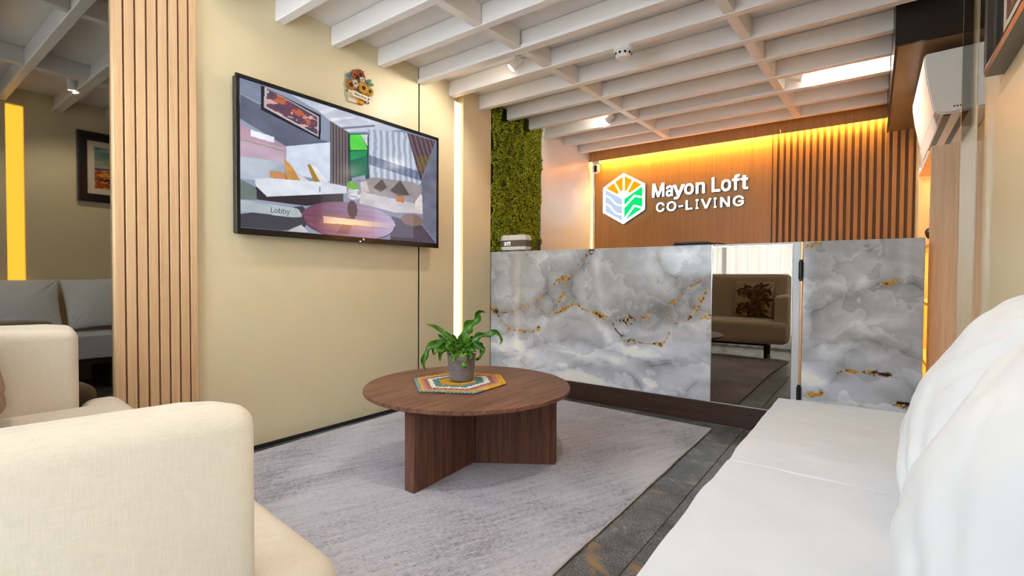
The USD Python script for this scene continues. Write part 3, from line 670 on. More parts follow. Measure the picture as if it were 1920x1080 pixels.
for z0, z1 in ((0.918, 1.042), (0.205, 0.312)):
    obj("hinge", [cyl((-0.333, YC - 0.008, z0 + 0.012), (-0.333, YC - 0.008, z1 - 0.012), 0.0125, 20), cyl((-0.333, YC - 0.008, z0), (-0.333, YC - 0.008, z0 + 0.0118), 0.009, 16), cyl((-0.333, YC - 0.008, z1 - 0.0118), (-0.333, YC - 0.008, z1), 0.009, 16),
                  box(-0.342, -0.3245, YC - 0.002, YC + 0.0035, z0 + 0.014, z1 - 0.014)], BLACK, ct)
gt = thing("counter_gate", "grey marble swing gate at the right end of the reception counter", "gate")
m, C = marble_panel(-0.323, 0.2165, 0.10, HC, YC, 0.006, 170, 300, lambda P: marble_colors(P, VEIN_G2, VEIN_D2, VEIN_W2, 44, ((0.166, 0.28, 0.06), (0.05, 0.42, 0.05))))
obj("marble_panel", m, MARBLE, gt, cd=C)
obj("gate_board", box(-0.322, 0.2155, YC + 0.0065, YC + 0.034, 0.10, HC - 0.001, 0.001), WHITEPLASTIC, gt)
obj("edge_band", box(0.2157, 0.2185, YC + 0.0065, YC + 0.034, 0.10, HC - 0.001), COPPER, gt)
obj("threshold", box(-0.295, XR2 - 0.002, YC + 0.002, YC + 0.08, 0.001, 0.06, 0.002), DARKWOOD, None, label="dark wood threshold under the counter gate", category="threshold")

# things on the counter
ck = thing("digital_clock", "white and grey digital clock showing the time on the left end of the counter", "clock", (-2.467, YC + 0.105, HC + 0.001))
def clock_slice(z0, z1, w0, d0, w1, d1, r=0.02):
    a = Polygon([(-w0, -d0 * 0.6), (-w0 * 0.72, -d0), (w0 * 0.72, -d0), (w0, -d0 * 0.6), (w0, d0), (-w0, d0)]).buffer(-0.006).buffer(0.006, 3)
    pa = np.array(a.exterior.coords)[:-1]
    pb = pa * np.array([w1 / w0, d1 / d0])
    return trimesh.convex.convex_hull(np.vstack([np.column_stack([pa, np.full(len(pa), z0)]), np.column_stack([pb, np.full(len(pb), z1)])]))
obj("lower_shell", [clock_slice(0.012, 0.020, 0.116, 0.044, 0.128, 0.052), clock_slice(0.020, 0.042, 0.128, 0.052, 0.134, 0.056)], WHITEPLASTIC, ck, smooth=30)
obj("display_band", clock_slice(0.0422, 0.0958, 0.133, 0.055, 0.133, 0.055), mottled("grey_fabric", srgb(104, 92, 82), srgb(124, 110, 98), (300, 300, 300), rough=0.9), ck, smooth=30, label="grey fabric band with lit digits")
obj("upper_shell", [clock_slice(0.096, 0.134, 0.134, 0.056, 0.130, 0.052), clock_slice(0.134, 0.141, 0.130, 0.052, 0.120, 0.046)], WHITEPLASTIC, ck, smooth=30)
SEG = {"3": "abgcd", "0": "abcdef", "9": "abcdfg"}
DIG = glow("clock_digits", (0.9, 0.95, 1.0), 1.6)
dg = []
for k, ch in enumerate("309"):
    x0 = -0.075 + k * 0.021 + (0.006 if k else 0); w, h, t = 0.015, 0.028, 0.0026
    R = {"a": (0, w, h - t, h), "d": (0, w, 0, t), "g": (0, w, h / 2 - t / 2, h / 2 + t / 2), "b": (w - t, w, h / 2, h), "c": (w - t, w, 0, h / 2), "f": (0, t, h / 2, h), "e": (0, t, 0, h / 2)}
    dg += [box(x0 + R[s_][0], x0 + R[s_][1], -0.0562, -0.0551, 0.054 + R[s_][2], 0.054 + R[s_][3]) for s_ in SEG[ch]]
dg += [box(-0.0573, -0.0548, -0.0562, -0.0551, 0.061, 0.0635), box(-0.0573, -0.0548, -0.0562, -0.0551, 0.074, 0.0765)]
obj("digits", dg, DIG, ck, label="lit white digits")
for sx in (-0.08, 0.08):
    obj("foot", box(sx - 0.014, sx + 0.014, -0.03, 0.03, 0.0, 0.0122, 0.003), BLACK, ck)
ro = thing("router", "white box shaped router on the counter behind the digital clock", "router", (-2.555, YC + 0.255, HC + 0.001))
obj("router_case", softbox(0.13, 0.10, 0.128, 0.014, 10).apply_translation((0, 0, 0.0655)), WHITEPLASTIC, ro, smooth=40)
obj("status_light", box(-0.045, -0.02, -0.0508, -0.0495, 0.004, 0.008), glow("status_green", (0.2, 1.0, 0.5), 1.2), ro)
an = thing("handset", "slim black handset standing upright on the counter before the moss wall", "handset", (-2.262, YC + 0.16, HC))
obj("handset_body", box(-0.014, 0.014, -0.010, 0.010, 0.006, 0.098, 0.004), BLACK, an)
obj("handset_base", box(-0.018, 0.018, -0.014, 0.014, 0.0, 0.0062, 0.002), BLACK, an)
lp = thing("laptop", "black laptop lying closed on the counter top beneath the wall sign", "laptop", (-0.985, YC + 0.17, HC + 0.0005))
obj("laptop_base", box(-0.125, 0.125, -0.09, 0.09, 0.001, 0.014, 0.004), BLACK, lp)
obj("laptop_lid", box(-0.122, 0.108, -0.088, 0.09, 0.0145, 0.028, 0.005), plain("dark_brown_lid", srgb(52, 40, 38), 0.3), lp)
obj("cable", tube([(0.124, 0.0, 0.018), (0.15, -0.01, 0.020), (0.18, -0.02, 0.012), (0.22, -0.02, 0.004)], 0.004), BLACK, lp)

# ------------------------------------------------------------------ the lit sign on the back wall
SIDE = plain("letter_sides", srgb(92, 98, 112), 0.35)
FACE = glow("letter_face", (0.90, 0.95, 1.0), LOGO)
lg = thing("hexagon_logo", "lit hexagon cube logo with sun, waves and green hills on the wooden sign wall", "logo")
HX, HZ, HR = -2.24, 1.812, 0.283
hexa = lambda r: [(r * math.sin(math.radians(60 * k)), r * math.cos(math.radians(60 * k))) for k in range(6)]
hexp, hexi = Polygon(hexa(HR)), Polygon(hexa(HR - 0.030))
a6 = hexa(HR)
UL, UR, BT, TP_ = np.array(a6[5]), np.array(a6[1]), np.array(a6[3]), np.array(a6[0])
st = lambda pts, w: LineString(pts).buffer(w / 2, cap_style=2, join_style=1)
sun = Point(0, 0).buffer(0.088, 24).intersection(Polygon([(0, 0), tuple(UL * 2), (0, 2), tuple(UR * 2)]).buffer(0.004))
midL, midR = (UL + TP_) / 2, (UR + TP_) / 2
ps = lambda x, y: (( (x - 372) / 232.0 * 0.245), ((-(y - 392) - 0.10 * (x - 372)) / 292.0 * 0.283))
def sm(pts, n=24):
    from scipy.interpolate import make_interp_spline
    p_ = np.array([ps(*q) for q in pts]); t_ = np.linspace(0, 1, len(p_))
    return [tuple(q) for q in make_interp_spline(t_, p_, k=min(3, len(p_) - 1))(np.linspace(0, 1, n))]
lines = [st([(0, 0), UL], 0.020), st([(0, 0), UR], 0.020), st([(0, 0), BT], 0.022), st([(0, 0), TP_], 0.020), st([(0, 0), midL], 0.018), st([(0, 0), midR], 0.018),
         st(sm([(150, 372), (215, 382), (270, 440), (320, 470), (366, 470)]), 0.016), st(sm([(150, 470), (212, 478), (270, 542), (320, 572), (366, 573)]), 0.016),
         st([ps(378, 492), ps(492, 362), ps(600, 378)], 0.020), st([ps(378, 640), ps(492, 472), ps(600, 500)], 0.020)]
frame = unary_union([hexp.difference(hexi), sun] + [l.intersection(hexp) for l in lines]).buffer(0)
D0 = 0.05
obj("logo_box", on_back_wall(extrude(hexp, D0 - 0.012), HX, HZ, YB - 0.002), SIDE, lg)
def face(name, poly, col, s):
    g = poly.intersection(hexi.buffer(0.002)).difference(frame)
    obj(name, on_back_wall(extrude(g, 0.002), HX, HZ, YB - 0.002 - (D0 - 0.0118)), glow(name + "_light", col, s), lg)
topf = Polygon([(0, 0), tuple(UL), tuple(TP_), tuple(UR)]); leftf = Polygon([(0, 0), tuple(UL), a6[4], tuple(BT)]); rightf = Polygon([(0, 0), tuple(UR), a6[2], tuple(BT)])
face("sun_panel", topf, srgb(255, 150, 14), 0.72)
face("wave_panel", leftf, srgb(196, 212, 236), 0.5)
face("hill_panel", rightf, srgb(16, 200, 104), 0.72)
obj("white_outline", on_back_wall(extrude(frame, 0.012), HX, HZ, YB - 0.002 - (D0 - 0.0119)), FACE, lg)


def letter(mesh, x0, x1, z, parent):
    m_ = mesh.copy(); b_ = m_.bounds
    s_ = (x1 - x0) / (b_[1, 0] - b_[0, 0])
    v = np.array(m_.vertices); v[:, 0] = (v[:, 0] - b_[0, 0]) * s_
    dz = v[:, 2] / max(v[:, 2].max(), 1e-9)
    side = trimesh.Trimesh(np.column_stack([v[:, 0], v[:, 1], dz * 0.040]), m_.faces, process=False)
    cap = trimesh.Trimesh(np.column_stack([v[:, 0], v[:, 1], 0.0402 + dz * 0.008]), m_.faces, process=False)
    o = obj("letter", on_back_wall(side, x0, z, YB - 0.002), SIDE, parent)
    obj("letter_face", on_back_wall(cap, x0, z, YB - 0.002), FACE, o)


sg = thing("wall_sign", "lit white raised lettering Mayon Loft Co-Living on the wooden sign wall", "sign")
E1 = [(-1.912, -1.783), (-1.765, -1.692), (-1.691, -1.571), (-1.574, -1.48), (-1.459, -1.37), (-1.304, -1.223), (-1.215, -1.124), (-1.115, -1.045), (-1.038, -0.97)]
E2 = [(-1.868, -1.78), (-1.754, -1.655), (-1.631, -1.587), (-1.556, -1.491), (-1.457, -1.431), (-1.405, -1.306), (-1.282, -1.257), (-1.221, -1.134), (-1.105, -1.006)]
for ch, (a, b) in zip("MayonLoft", E1):
    letter(meshkit.text_mesh(ch, 0.138, 0.002, bold=True), a, b, 1.795, sg)
for ch, (a, b) in zip("CO-LIVING", E2):
    letter(meshkit.text_mesh(ch, 0.092, 0.002, bold=True), a, b, 1.637, sg)

# security camera under the cove
cc = thing("security_camera", "small white security camera in the corner above the hexagon logo", "camera", (-2.572, YB - 0.060, 2.200))
obj("camera_mount", [box(-0.045, 0.045, -0.02, 0.05, 0.036, 0.061, 0.004), cyl((0, 0.01, 0.02), (0, 0.01, 0.04), 0.02)], WHITEPLASTIC, cc)
obj("camera_body", move(softbox(0.088, 0.08, 0.115, 0.036, 12), (0, 0, -0.022)), WHITEPLASTIC, cc, smooth=40)
obj("lens_window", move(softbox(0.034, 0.014, 0.068, 0.0068, 10), (0.012, -0.0395, -0.028)), BLACKGLOSS, cc, smooth=40)

# ------------------------------------------------------------------ air conditioner, shelf cabinet, glass screen on the right
ac = thing("air_conditioner", "white wall air conditioner with an open louvre under the dark soffit", "air conditioner")
prof = np.array([(0.466, 2.116), (0.208, 2.108), (0.200, 2.100), (0.201, 2.06), (0.212, 1.97), (0.228, 1.88), (0.238, 1.835), (0.247, 1.806), (0.270, 1.790), (0.31, 1.786), (0.466, 1.80)])
def ac_solid(y0, y1, inset=0.0):
    pg = Polygon(prof).buffer(-inset)
    e = extrude(pg, y1 - y0)
    return place(e, (0, y1, 0), (1, 0, 0), (0, 0, 1), (0, -1, 0))
obj("body", ac_solid(3.372, 4.272), WHITEPLASTIC, ac, smooth=25)
obj("end_cap", ac_solid(3.352, 3.371, 0.004), WHITEPLASTIC, ac, smooth=25, label="end panel facing the room")
obj("end_groove", ac_solid(3.3712, 3.3718, 0.008), DARKGAP, ac)
obj("end_cap", ac_solid(4.273, 4.292, 0.004), WHITEPLASTIC, ac, smooth=25)
fl = np.array([(0.246, 1.792), (0.243, 1.788), (0.258, 1.722), (0.264, 1.722)])
obj("louvre", place(extrude(Polygon(fl), 0.86), (0, 4.25, 0), (1, 0, 0), (0, 0, 1), (0, -1, 0)), WHITEPLASTIC, ac, label="open louvre flap")
obj("air_outlet", box(0.285, 0.312, 3.39, 4.25, 1.781, 1.7855), BLACK, ac)
obj("air_outlet", box(0.355, 0.380, 3.39, 4.25, 1.786, 1.7905), BLACK, ac)
obj("indicator", [box(0.318 + k * 0.012, 0.325 + k * 0.012, 3.3505, 3.352, 1.812, 1.818) for k in range(3)], DARKGAP, ac)
cb = thing("shelf_cabinet", "tall light oak shelf cabinet with amber lit open shelves behind the counter gate", "cabinet")
CX0, CX1, CY0, CY1, CZ = 0.242, XR2 - 0.003, 3.42, 4.30, 1.640
obj("side_panel", box(CX0, CX1, CY0, CY0 + 0.02, 0.001, CZ, 0.001), CABWOOD, cb)
obj("side_panel", box(CX0, CX1, CY1 - 0.02, CY1, 0.001, CZ, 0.001), CABWOOD, cb)
obj("back_panel", box(CX1 - 0.012, CX1, CY0 + 0.0205, CY1 - 0.0205, 0.001, CZ), CABWOOD, cb)
obj("top_panel", box(CX0, CX1 - 0.0125, CY0 + 0.0205, CY1 - 0.0205, CZ - 0.02, CZ, 0.001), CABWOOD, cb)
for z in (0.08, 0.45, 0.785, 1.11):
    obj("shelf", box(CX0 + 0.004, CX1 - 0.0125, CY0 + 0.0205, CY1 - 0.0205, z, z + 0.018, 0.001), CABWOOD, cb)
    obj("shelf_light", box(CX1 - 0.03, CX1 - 0.0135, CY0 + 0.03, CY1 - 0.03, min(z + 0.29, 1.612 if z < 1.2 else 9) if z < 1.0 else 1.606, min(z + 0.30, 9) if z < 1.0 else 1.616), LED_SHELFM, cb)
orn = thing("shelf_ornament", "dark brown curved ornament on the amber lit shelf of the cabinet", "ornament", (0.30, 3.80, 1.1285))
obj("ornament_body", move(softbox(0.10, 0.13, 0.06, 0.028, 10), (0, 0, 0.075), rx=0.25), plain("dark_brown", srgb(48, 30, 22), 0.4), orn, smooth=40)
obj("ornament_foot", lathe([(0, 0), (0.035, 0), (0.03, 0.012), (0.012, 0.03), (0.012, 0.05), (0, 0.05)], 20), plain("dark_brown_foot", srgb(60, 40, 30), 0.4), orn, smooth=30)
wb_ = obj("wall_box", box(0.258, 0.2715, 4.55, 4.63, 1.60, 1.73, 0.004), WHITEPLASTIC, label="small white box on the cream column beyond the shelf cabinet", category="switch")
GLASS = M("screen_glass", {"t": ("transparent_bsdf", {"color": (0.90, 0.92, 0.90)}), "s": ("glossy_bsdf", {"roughness": 0.01, "color": (0.95, 0.95, 0.93)}), "m": ("mix_closure", {"fac": 0.40})},
          [("t.BSDF", "m.closure1"), ("s.BSDF", "m.closure2")], "m.closure")
gs = thing("glass_screen", "narrow reflective glass screen standing at the end of the right wall", "glass screen")
obj("glass_pane", box(0.259, 0.3025, 2.490, 2.498, 0.001, 2.31, 0.001), GLASS, gs)
obj("edge_profile", box(0.3028, 0.3045, 2.489, 2.499, 0.001, 2.31), CHROME, gs)
for z in (0.12, 2.22):
    obj("glass_clamp", box(0.298, XR - 0.0005, 2.478, 2.489, z, z + 0.04, 0.002), CHROME, gs)

# framed painting on the right wall
def landscape(P):
    u, v = P[:, 0], P[:, 1]                    # u runs towards the counter, v up
    C = np.zeros((len(P), 3))
    n = warp_noise(P * np.array([1.0, 1.8]), 7, 31, 4); n2 = warp_noise(P, 30, 33, 4); n3 = warp_noise(P, 55, 35, 3)
    C[:] = np.array([120, 120, 116])
    t = np.clip((v - 0.5) / 0.5, 0, 1)[:, None]
    C = np.array([172, 150, 112.0]) * (1 - t) + np.array([58, 120, 128.0]) * t
    cl = np.clip((n - 0.45) * 4, 0, 1)[:, None]; C = C * (1 - cl) + np.array([176, 170, 160.0]) * cl
    sea = (v < 0.50) & (v > 0.42); C[sea] = np.array([52, 78, 120.0]) * (0.7 + 0.7 * n2[sea])[:, None]
    hill = v < 0.44 - 0.10 * u + 0.04 * np.sin(u * 7)
    C[hill] = np.array([206, 140, 46.0])
    red = hill & (n2 > 0.52); C[red] = (168, 60, 28)
    gr = hill & (n3 < 0.36); C[gr] = (96, 92, 40)
    dk = hill & (v < 0.26) & (n > 0.42); C[dk] = np.array([98, 30, 22])
    gl = hill & (n3 > 0.66); C[gl] = (240, 190, 70)
    purple = (u > 0.62) & (n2 > 0.4); C[purple] = C[purple] * 0.35 + np.array([66, 34, 40])
    return srgb(np.clip(C, 0, 255))
pt = thing("framed_painting", "landscape painting in a black frame with cream mount, hung on the right wall", "painting")
PY0, PY1, PZ0, PZ1, FW = 1.195, 2.172, 1.580, 2.192, 0.072
fx = lambda d: XR - d
fr = np.array([(0.0, 0.001), (0.0, 0.045), (0.012, 0.050), (0.030, 0.046), (0.050, 0.034), (0.064, 0.030), (FW, 0.022), (FW, 0.001)])
def frame_bar(p0, p1, inward):
    p0, p1 = np.array(p0), np.array(p1)
    along = (p1 - p0) / np.linalg.norm(p1 - p0)
    ring0, ring1 = [], []
    for a, d in fr:
        for ring, p, sgn in ((ring0, p0, 1), (ring1, p1, -1)):
            q = p + np.array(inward) * a + along * a * sgn
            ring.append((fx(d), q[0], q[1]))
    n_ = len(fr); V_ = np.array(ring0 + ring1); F_ = []
    for i in range(n_):
        j = (i + 1) % n_
        F_ += [(i, j, n_ + j), (i, n_ + j, n_ + i)]
    for i in range(1, n_ - 1):
        F_ += [(0, i, i + 1), (n_, n_ + i + 1, n_ + i)]
    m_ = trimesh.Trimesh(V_, F_, process=False); trimesh.repair.fix_normals(m_)
    return m_
obj("frame_bar", frame_bar((PY0, PZ0), (PY1, PZ0), (0, 1)), BLACKFRAME, pt)
obj("frame_bar", frame_bar((PY1, PZ0), (PY1, PZ1), (-1, 0)), BLACKFRAME, pt)
obj("frame_bar", frame_bar((PY1, PZ1), (PY0, PZ1), (0, -1)), BLACKFRAME, pt)
obj("frame_bar", frame_bar((PY0, PZ1), (PY0, PZ0), (1, 0)), BLACKFRAME, pt)
obj("mount", box(fx(0.016), fx(0.006), PY0 + FW - 0.004, PY1 - FW + 0.004, PZ0 + FW - 0.004, PZ1 - FW + 0.004), plain("cream_mount", srgb(214, 200, 176), 0.7), pt)
nx, nz = 170, 100
u, v = np.meshgrid(np.linspace(0, 1, nx), np.linspace(0, 1, nz))
P2 = np.column_stack([u.ravel(), v.ravel()])
ya, yb, za, zb_ = PY0 + FW + 0.05, PY1 - FW - 0.05, PZ0 + FW + 0.05, PZ1 - FW - 0.05
V = np.column_stack([np.full(len(P2), fx(0.0175)), ya + P2[:, 0] * (yb - ya), za + P2[:, 1] * (zb_ - za)])
obj("canvas", trimesh.Trimesh(V, grid(nx, nz)[:, ::-1], process=False), PRINT, pt, cd=landscape(P2), label="painted landscape of orange fields under a teal sky")

# ------------------------------------------------------------------ ceiling fittings
LENS = glow("spot_lens", (1.0, 0.86, 0.62), 25.0)
SPOTLAB = ["small white ceiling spotlight above the television end of the light strip", "small white ceiling spotlight nearest the moss wall", "small white ceiling spotlight nearest the dark soffit, lighting a beam",
           "small white ceiling spotlight out of view, lighting the slat panel", "small white ceiling spotlight above the bench, seen in the smoked mirror",
           "added white fill spotlight above the sofa, outside the picture"]
for (pos, aim, _), lab in zip(SPOTS, SPOTLAB):
    d = np.array(aim) - np.array(pos); d = d / np.linalg.norm(d); p = np.array(pos)
    s = thing("spotlight", lab, "spotlight", group="ceiling spotlights")
    obj("canopy", cyl((p[0], p[1], ZC - 0.001), (p[0], p[1], ZC - 0.014), 0.030), WHITEPLASTIC, s, smooth=30)
    obj("stem", cyl((p[0], p[1], ZC - 0.014), p, 0.006, 12), CHROME, s, smooth=30)
    obj("head", [cyl(p - d * 0.035, p + d * 0.045, 0.024, 28, 0.030), cyl(p + d * 0.045, p + d * 0.050, 0.033, 28)], WHITEPLASTIC, s, smooth=30)
    obj("lens", cyl(p + d * 0.0502, p + d * 0.054, 0.026, 28), LENS, s)
sd = thing("smoke_detector", "round white smoke detector on the underside of a ceiling beam", "smoke detector", (-1.235, 2.797, ZB))
obj("base", lathe([(0, 0), (0.058, 0), (0.058, -0.022), (0.055, -0.026), (0, -0.026)], 40), WHITEPLASTIC, sd, smooth=30)
obj("chamber", lathe([(0, -0.0262), (0.050, -0.0262), (0.047, -0.052), (0.036, -0.062), (0, -0.064)], 40), WHITEPLASTIC, sd, smooth=30)
for k in range(10):
    a = k * 2 * math.pi / 10
    obj("vent_slot", move(box(-0.007, 0.007, -0.001, 0.0012, -0.047, -0.034), (math.sin(a) * 0.0492, -math.cos(a) * 0.0492, 0), rz=a), DARKGAP, sd) if False else \
        obj("vent_slot", place(box(-0.007, 0.007, -0.0065, 0.0065, 0, 0.0015), (math.sin(a) * 0.0490, -math.cos(a) * 0.0490, -0.040), (math.cos(a), math.sin(a), 0), (0, 0, 1), (math.sin(a), -math.cos(a), 0)), DARKGAP, sd)

# ------------------------------------------------------------------ rug
def rug_noise(name):
    RZ = math.radians(-68)
    n = {"g": ("geometry", {}), "m1": ("mapping", {"rotation": (0, 0, RZ), "scale": (1.0, 1.0, 1.0)}), "m1b": ("mapping", {"scale": (3.4, 38, 1)}), "m2b": ("mapping", {"scale": (20, 190, 1)}),
         "m3": ("mapping", {"scale": (420, 40, 1)}), "m5": ("mapping", {"scale": (40, 420, 1)}), "m4": ("mapping", {"scale": (1.5, 1.1, 1), "location": (2.3, 0.7, 0)}),
         "a": ("noise_texture", {"scale": 1.0, "detail": 5.0, "roughness": 0.6, "distortion": 0.6}), "b": ("noise_texture", {"scale": 1.0, "detail": 4.0, "roughness": 0.7, "distortion": 0.3}),
         "c": ("noise_texture", {"scale": 1.0, "detail": 1.0}), "e": ("noise_texture", {"scale": 1.0, "detail": 1.0}), "d": ("noise_texture", {"scale": 1.0, "detail": 4.0, "roughness": 0.55, "distortion": 0.8}),
         "x1": ("mix_float", {"fac": 0.50}), "x2": ("mix_float", {"fac": 0.50}), "x3": ("mix_float", {"fac": 0.5}), "x4": ("mix_float", {"fac": 0.42}),
         "r": ("rgb_ramp", {"ramp": [(0.38, tuple(srgb(98, 96, 110))), (0.44, tuple(srgb(150, 148, 162))), (0.49, tuple(srgb(190, 188, 201))), (0.60, tuple(srgb(216, 214, 226)))]}),
         "bp": ("bump", {"strength": 0.4, "distance": 0.002}), "p": ("principled_bsdf", {"roughness": 0.95, "sheen_weight": 0.15, "specular_ior_level": 0.1})}
    l = [("g.position", "m1.vector"), ("m1.vector", "m1b.vector"), ("m1.vector", "m2b.vector"), ("g.position", "m3.vector"), ("g.position", "m5.vector"), ("g.position", "m4.vector"),
         ("m1b.vector", "a.vector"), ("m2b.vector", "b.vector"), ("m3.vector", "c.vector"), ("m5.vector", "e.vector"), ("m4.vector", "d.vector"), ("a.fac", "x1.a"), ("b.fac", "x1.b"), ("x1.result", "x2.a"), ("d.fac", "x2.b"),
         ("c.fac", "x3.a"), ("e.fac", "x3.b"), ("x2.result", "x4.a"), ("x3.result", "x4.b"), ("x4.result", "r.fac"), ("r.color", "p.base_color"), ("x3.result", "bp.height"), ("bp.normal", "p.normal")]
    return M(name, n, l, "p.BSDF")
RUG = rug_noise("rug_pile")
rg = thing("rug", "large grey distressed rug under the round coffee table", "rug")
corners = [(-2.590, 3.215), (-0.780, 3.132), (-0.786, 1.27), (-0.735, 0.33), (-2.56, 0.20)]
edge = []
for k, (a, b) in enumerate(zip(corners, corners[1:] + corners[:1])):
    a, b = np.array(a), np.array(b); n_ = max(2, int(np.linalg.norm(b - a) / 0.03)); nrm = np.array([-(b - a)[1], (b - a)[0]]) / np.linalg.norm(b - a)
    for t in np.arange(n_) / n_:
        w = 0.012 * (meshkit.fbm(np.array([[t * 9 + k * 5, k * 1.7, 0.0]]), 2, 9)[0] - 0.5) * min(1, 8 * t, 8 * (1 - t))
        edge.append(tuple(a + (b - a) * t + nrm * w))
rp = Polygon(edge)
obj("rug_body", extrude(rp.buffer(-0.004), 0.0075).apply_translation((0, 0, 0.0008)), RUG, rg)
ring = [(x, y, 0.0055) for x, y in edge] + [(edge[0][0], edge[0][1], 0.0055)]
obj("bound_edge", tube(ring, 0.0045, 6), plain("rug_binding", srgb(196, 190, 190), 0.9), rg, smooth=60, label="pale bound edge")

# ------------------------------------------------------------------ coffee table
TX, TY, TR, TZ = -1.605, 1.82, 0.502, 0.400
tb = thing("coffee_table", "round walnut coffee table on three upright panels standing on the grey rug", "table", (TX, TY, 0.0085))
obj("tabletop", lathe([(0, TZ - 0.0265), (TR - 0.008, TZ - 0.0265), (TR - 0.002, TZ - 0.0255), (TR, TZ - 0.023), (TR, TZ - 0.0125), (TR - 0.003, TZ - 0.0105), (TR - 0.001, TZ - 0.0095), (TR - 0.001, TZ - 0.0105 + 0.001), (TR - 0.0035, TZ - 0.0085), (0, TZ - 0.0085)], 160), WALNUT, tb, smooth=30)
obj("under_board", lathe([(0, TZ - 0.036), (TR - 0.03, TZ - 0.036), (TR - 0.024, TZ - 0.034), (TR - 0.024, TZ - 0.0267), (0, TZ - 0.0267)], 120), WALNUT, tb, smooth=30)
for k, ang in enumerate((-86.0, 34.0, 154.0)):
    a = math.radians(ang)
    m_ = [box(0.03, 0.432, -0.0035, 0.032, 0.0, TZ - 0.0365, 0.0015), box(0.03, 0.427, -0.0285, -0.0085, 0.0, TZ - 0.0365, 0.0015)]
    obj("upright_panel", move(trimesh.util.concatenate(m_), (-0.005, 0.02, 0), rz=a), WALNUT_LEG, tb)
obj("core_block", move(extrude(Point(0, 0).buffer(0.033, 2), TZ - 0.038), (-0.005, 0.02, 0)), WALNUT_LEG, tb)
ZT = 0.0085 + TZ - 0.0085      # the table's upper face

# crocheted mat: rings of yarn bobbles, one part for each colour
mat = thing("crochet_mat", "hexagonal crocheted mat in teal, ochre, pink and white on the round table", "mat", (-1.672, 1.80, ZT))
hexc = np.array([(-0.205, -0.080), (0.016, -0.254), (0.235, -0.130), (0.222, 0.120), (0.073, 0.262), (-0.160, 0.160)])
def yarn(c1, c2, nm):
    return mottled(nm, c1, c2, (220, 220, 220), rough=0.95, bump=0.6, bscale=500, spec=0.1)
COLS = [("ochre_ring", (190, 142, 44), (220, 172, 70), 0.20, 0.42), ("teal_ring", (86, 122, 124), (124, 156, 156), 0.42, 0.58), ("white_ring", (222, 220, 214), (240, 238, 232), 0.58, 0.70),
        ("brown_ring", (140, 96, 78), (184, 138, 116), 0.70, 0.80), ("pink_ring", (190, 120, 112), (216, 150, 140), 0.80, 0.88), ("amber_ring", (206, 156, 58), (232, 184, 84), 0.88, 0.955), ("outer_ring", (110, 144, 146), (146, 174, 172), 0.955, 1.03)]
bob = trimesh.creation.icosphere(1, 1.0)
def hex_at(t):
    L_ = np.linalg.norm(np.roll(hexc, -1, 0) - hexc, axis=1); c_ = np.concatenate([[0], np.cumsum(L_)]); s_ = (t % 1.0) * c_[-1]
    i_ = min(int(np.searchsorted(c_, s_, "right") - 1), 5); f_ = (s_ - c_[i_]) / L_[i_]
    return hexc[i_] * (1 - f_) + hexc[(i_ + 1) % 6] * f_
YARNS = {}
for nm, ca, cb2, ra, rb in COLS:
    parts_, amber_ = [], []
    rows = max(1, int(round((rb - ra) * 0.22 / 0.013)))
    for r_ in range(rows):
        rr = ra + (rb - ra) * (r_ + 0.5) / rows
        cnt = max(14, int(1.25 * rr / 0.0145))
        for k in range(cnt):
            q = hex_at(k / cnt + 0.37 * rr); q2 = hex_at(k / cnt + 0.37 * rr + 0.004)
            dxy = (q2 - q) / np.linalg.norm(q2 - q)
            b_ = bob.copy(); w_ = 0.22 * (rb - ra) / rows * 0.60
            b_.apply_scale((0.0085, w_, 0.0038 + 0.001 * ((k * 7 + r_) % 3)))
            b_ = move(b_, (q[0] * rr, q[1] * rr, 0.0062), rz=math.atan2(dxy[1], dxy[0]))
            ang_ = math.degrees(math.atan2(q[1], q[0]))
            (parts_ if nm != "outer_ring" or -162 < ang_ < -12 else amber_).append(b_)
    ring_p = Polygon(hexc * min(rb, 0.99)).difference(Polygon(hexc * ra))
    parts_.append(extrude(ring_p, 0.004).apply_translation((0, 0, 0.0006)))
    YARNS[nm] = yarn(srgb(ca), srgb(cb2), nm + "_yarn")
    if amber_:
        obj("amber_edge", amber_, YARNS["amber_ring"], mat, smooth=60, label="amber crochet edge on the far sides")
    obj(nm, parts_, YARNS[nm], mat, smooth=60, label={"ochre_ring": "inner ochre crochet ring", "teal_ring": "inner teal crochet ring", "white_ring": "white crochet ring", "brown_ring": "brown crochet ring", "pink_ring": "pink crochet ring", "amber_ring": "amber crochet ring", "outer_ring": "outer teal crochet edge"}[nm])
obj("centre_disc", extrude(Polygon(hexc * 0.20), 0.006).apply_translation((0, 0, 0.0006)), yarn(srgb(190, 142, 44), srgb(220, 172, 70), "centre_yarn"), mat)

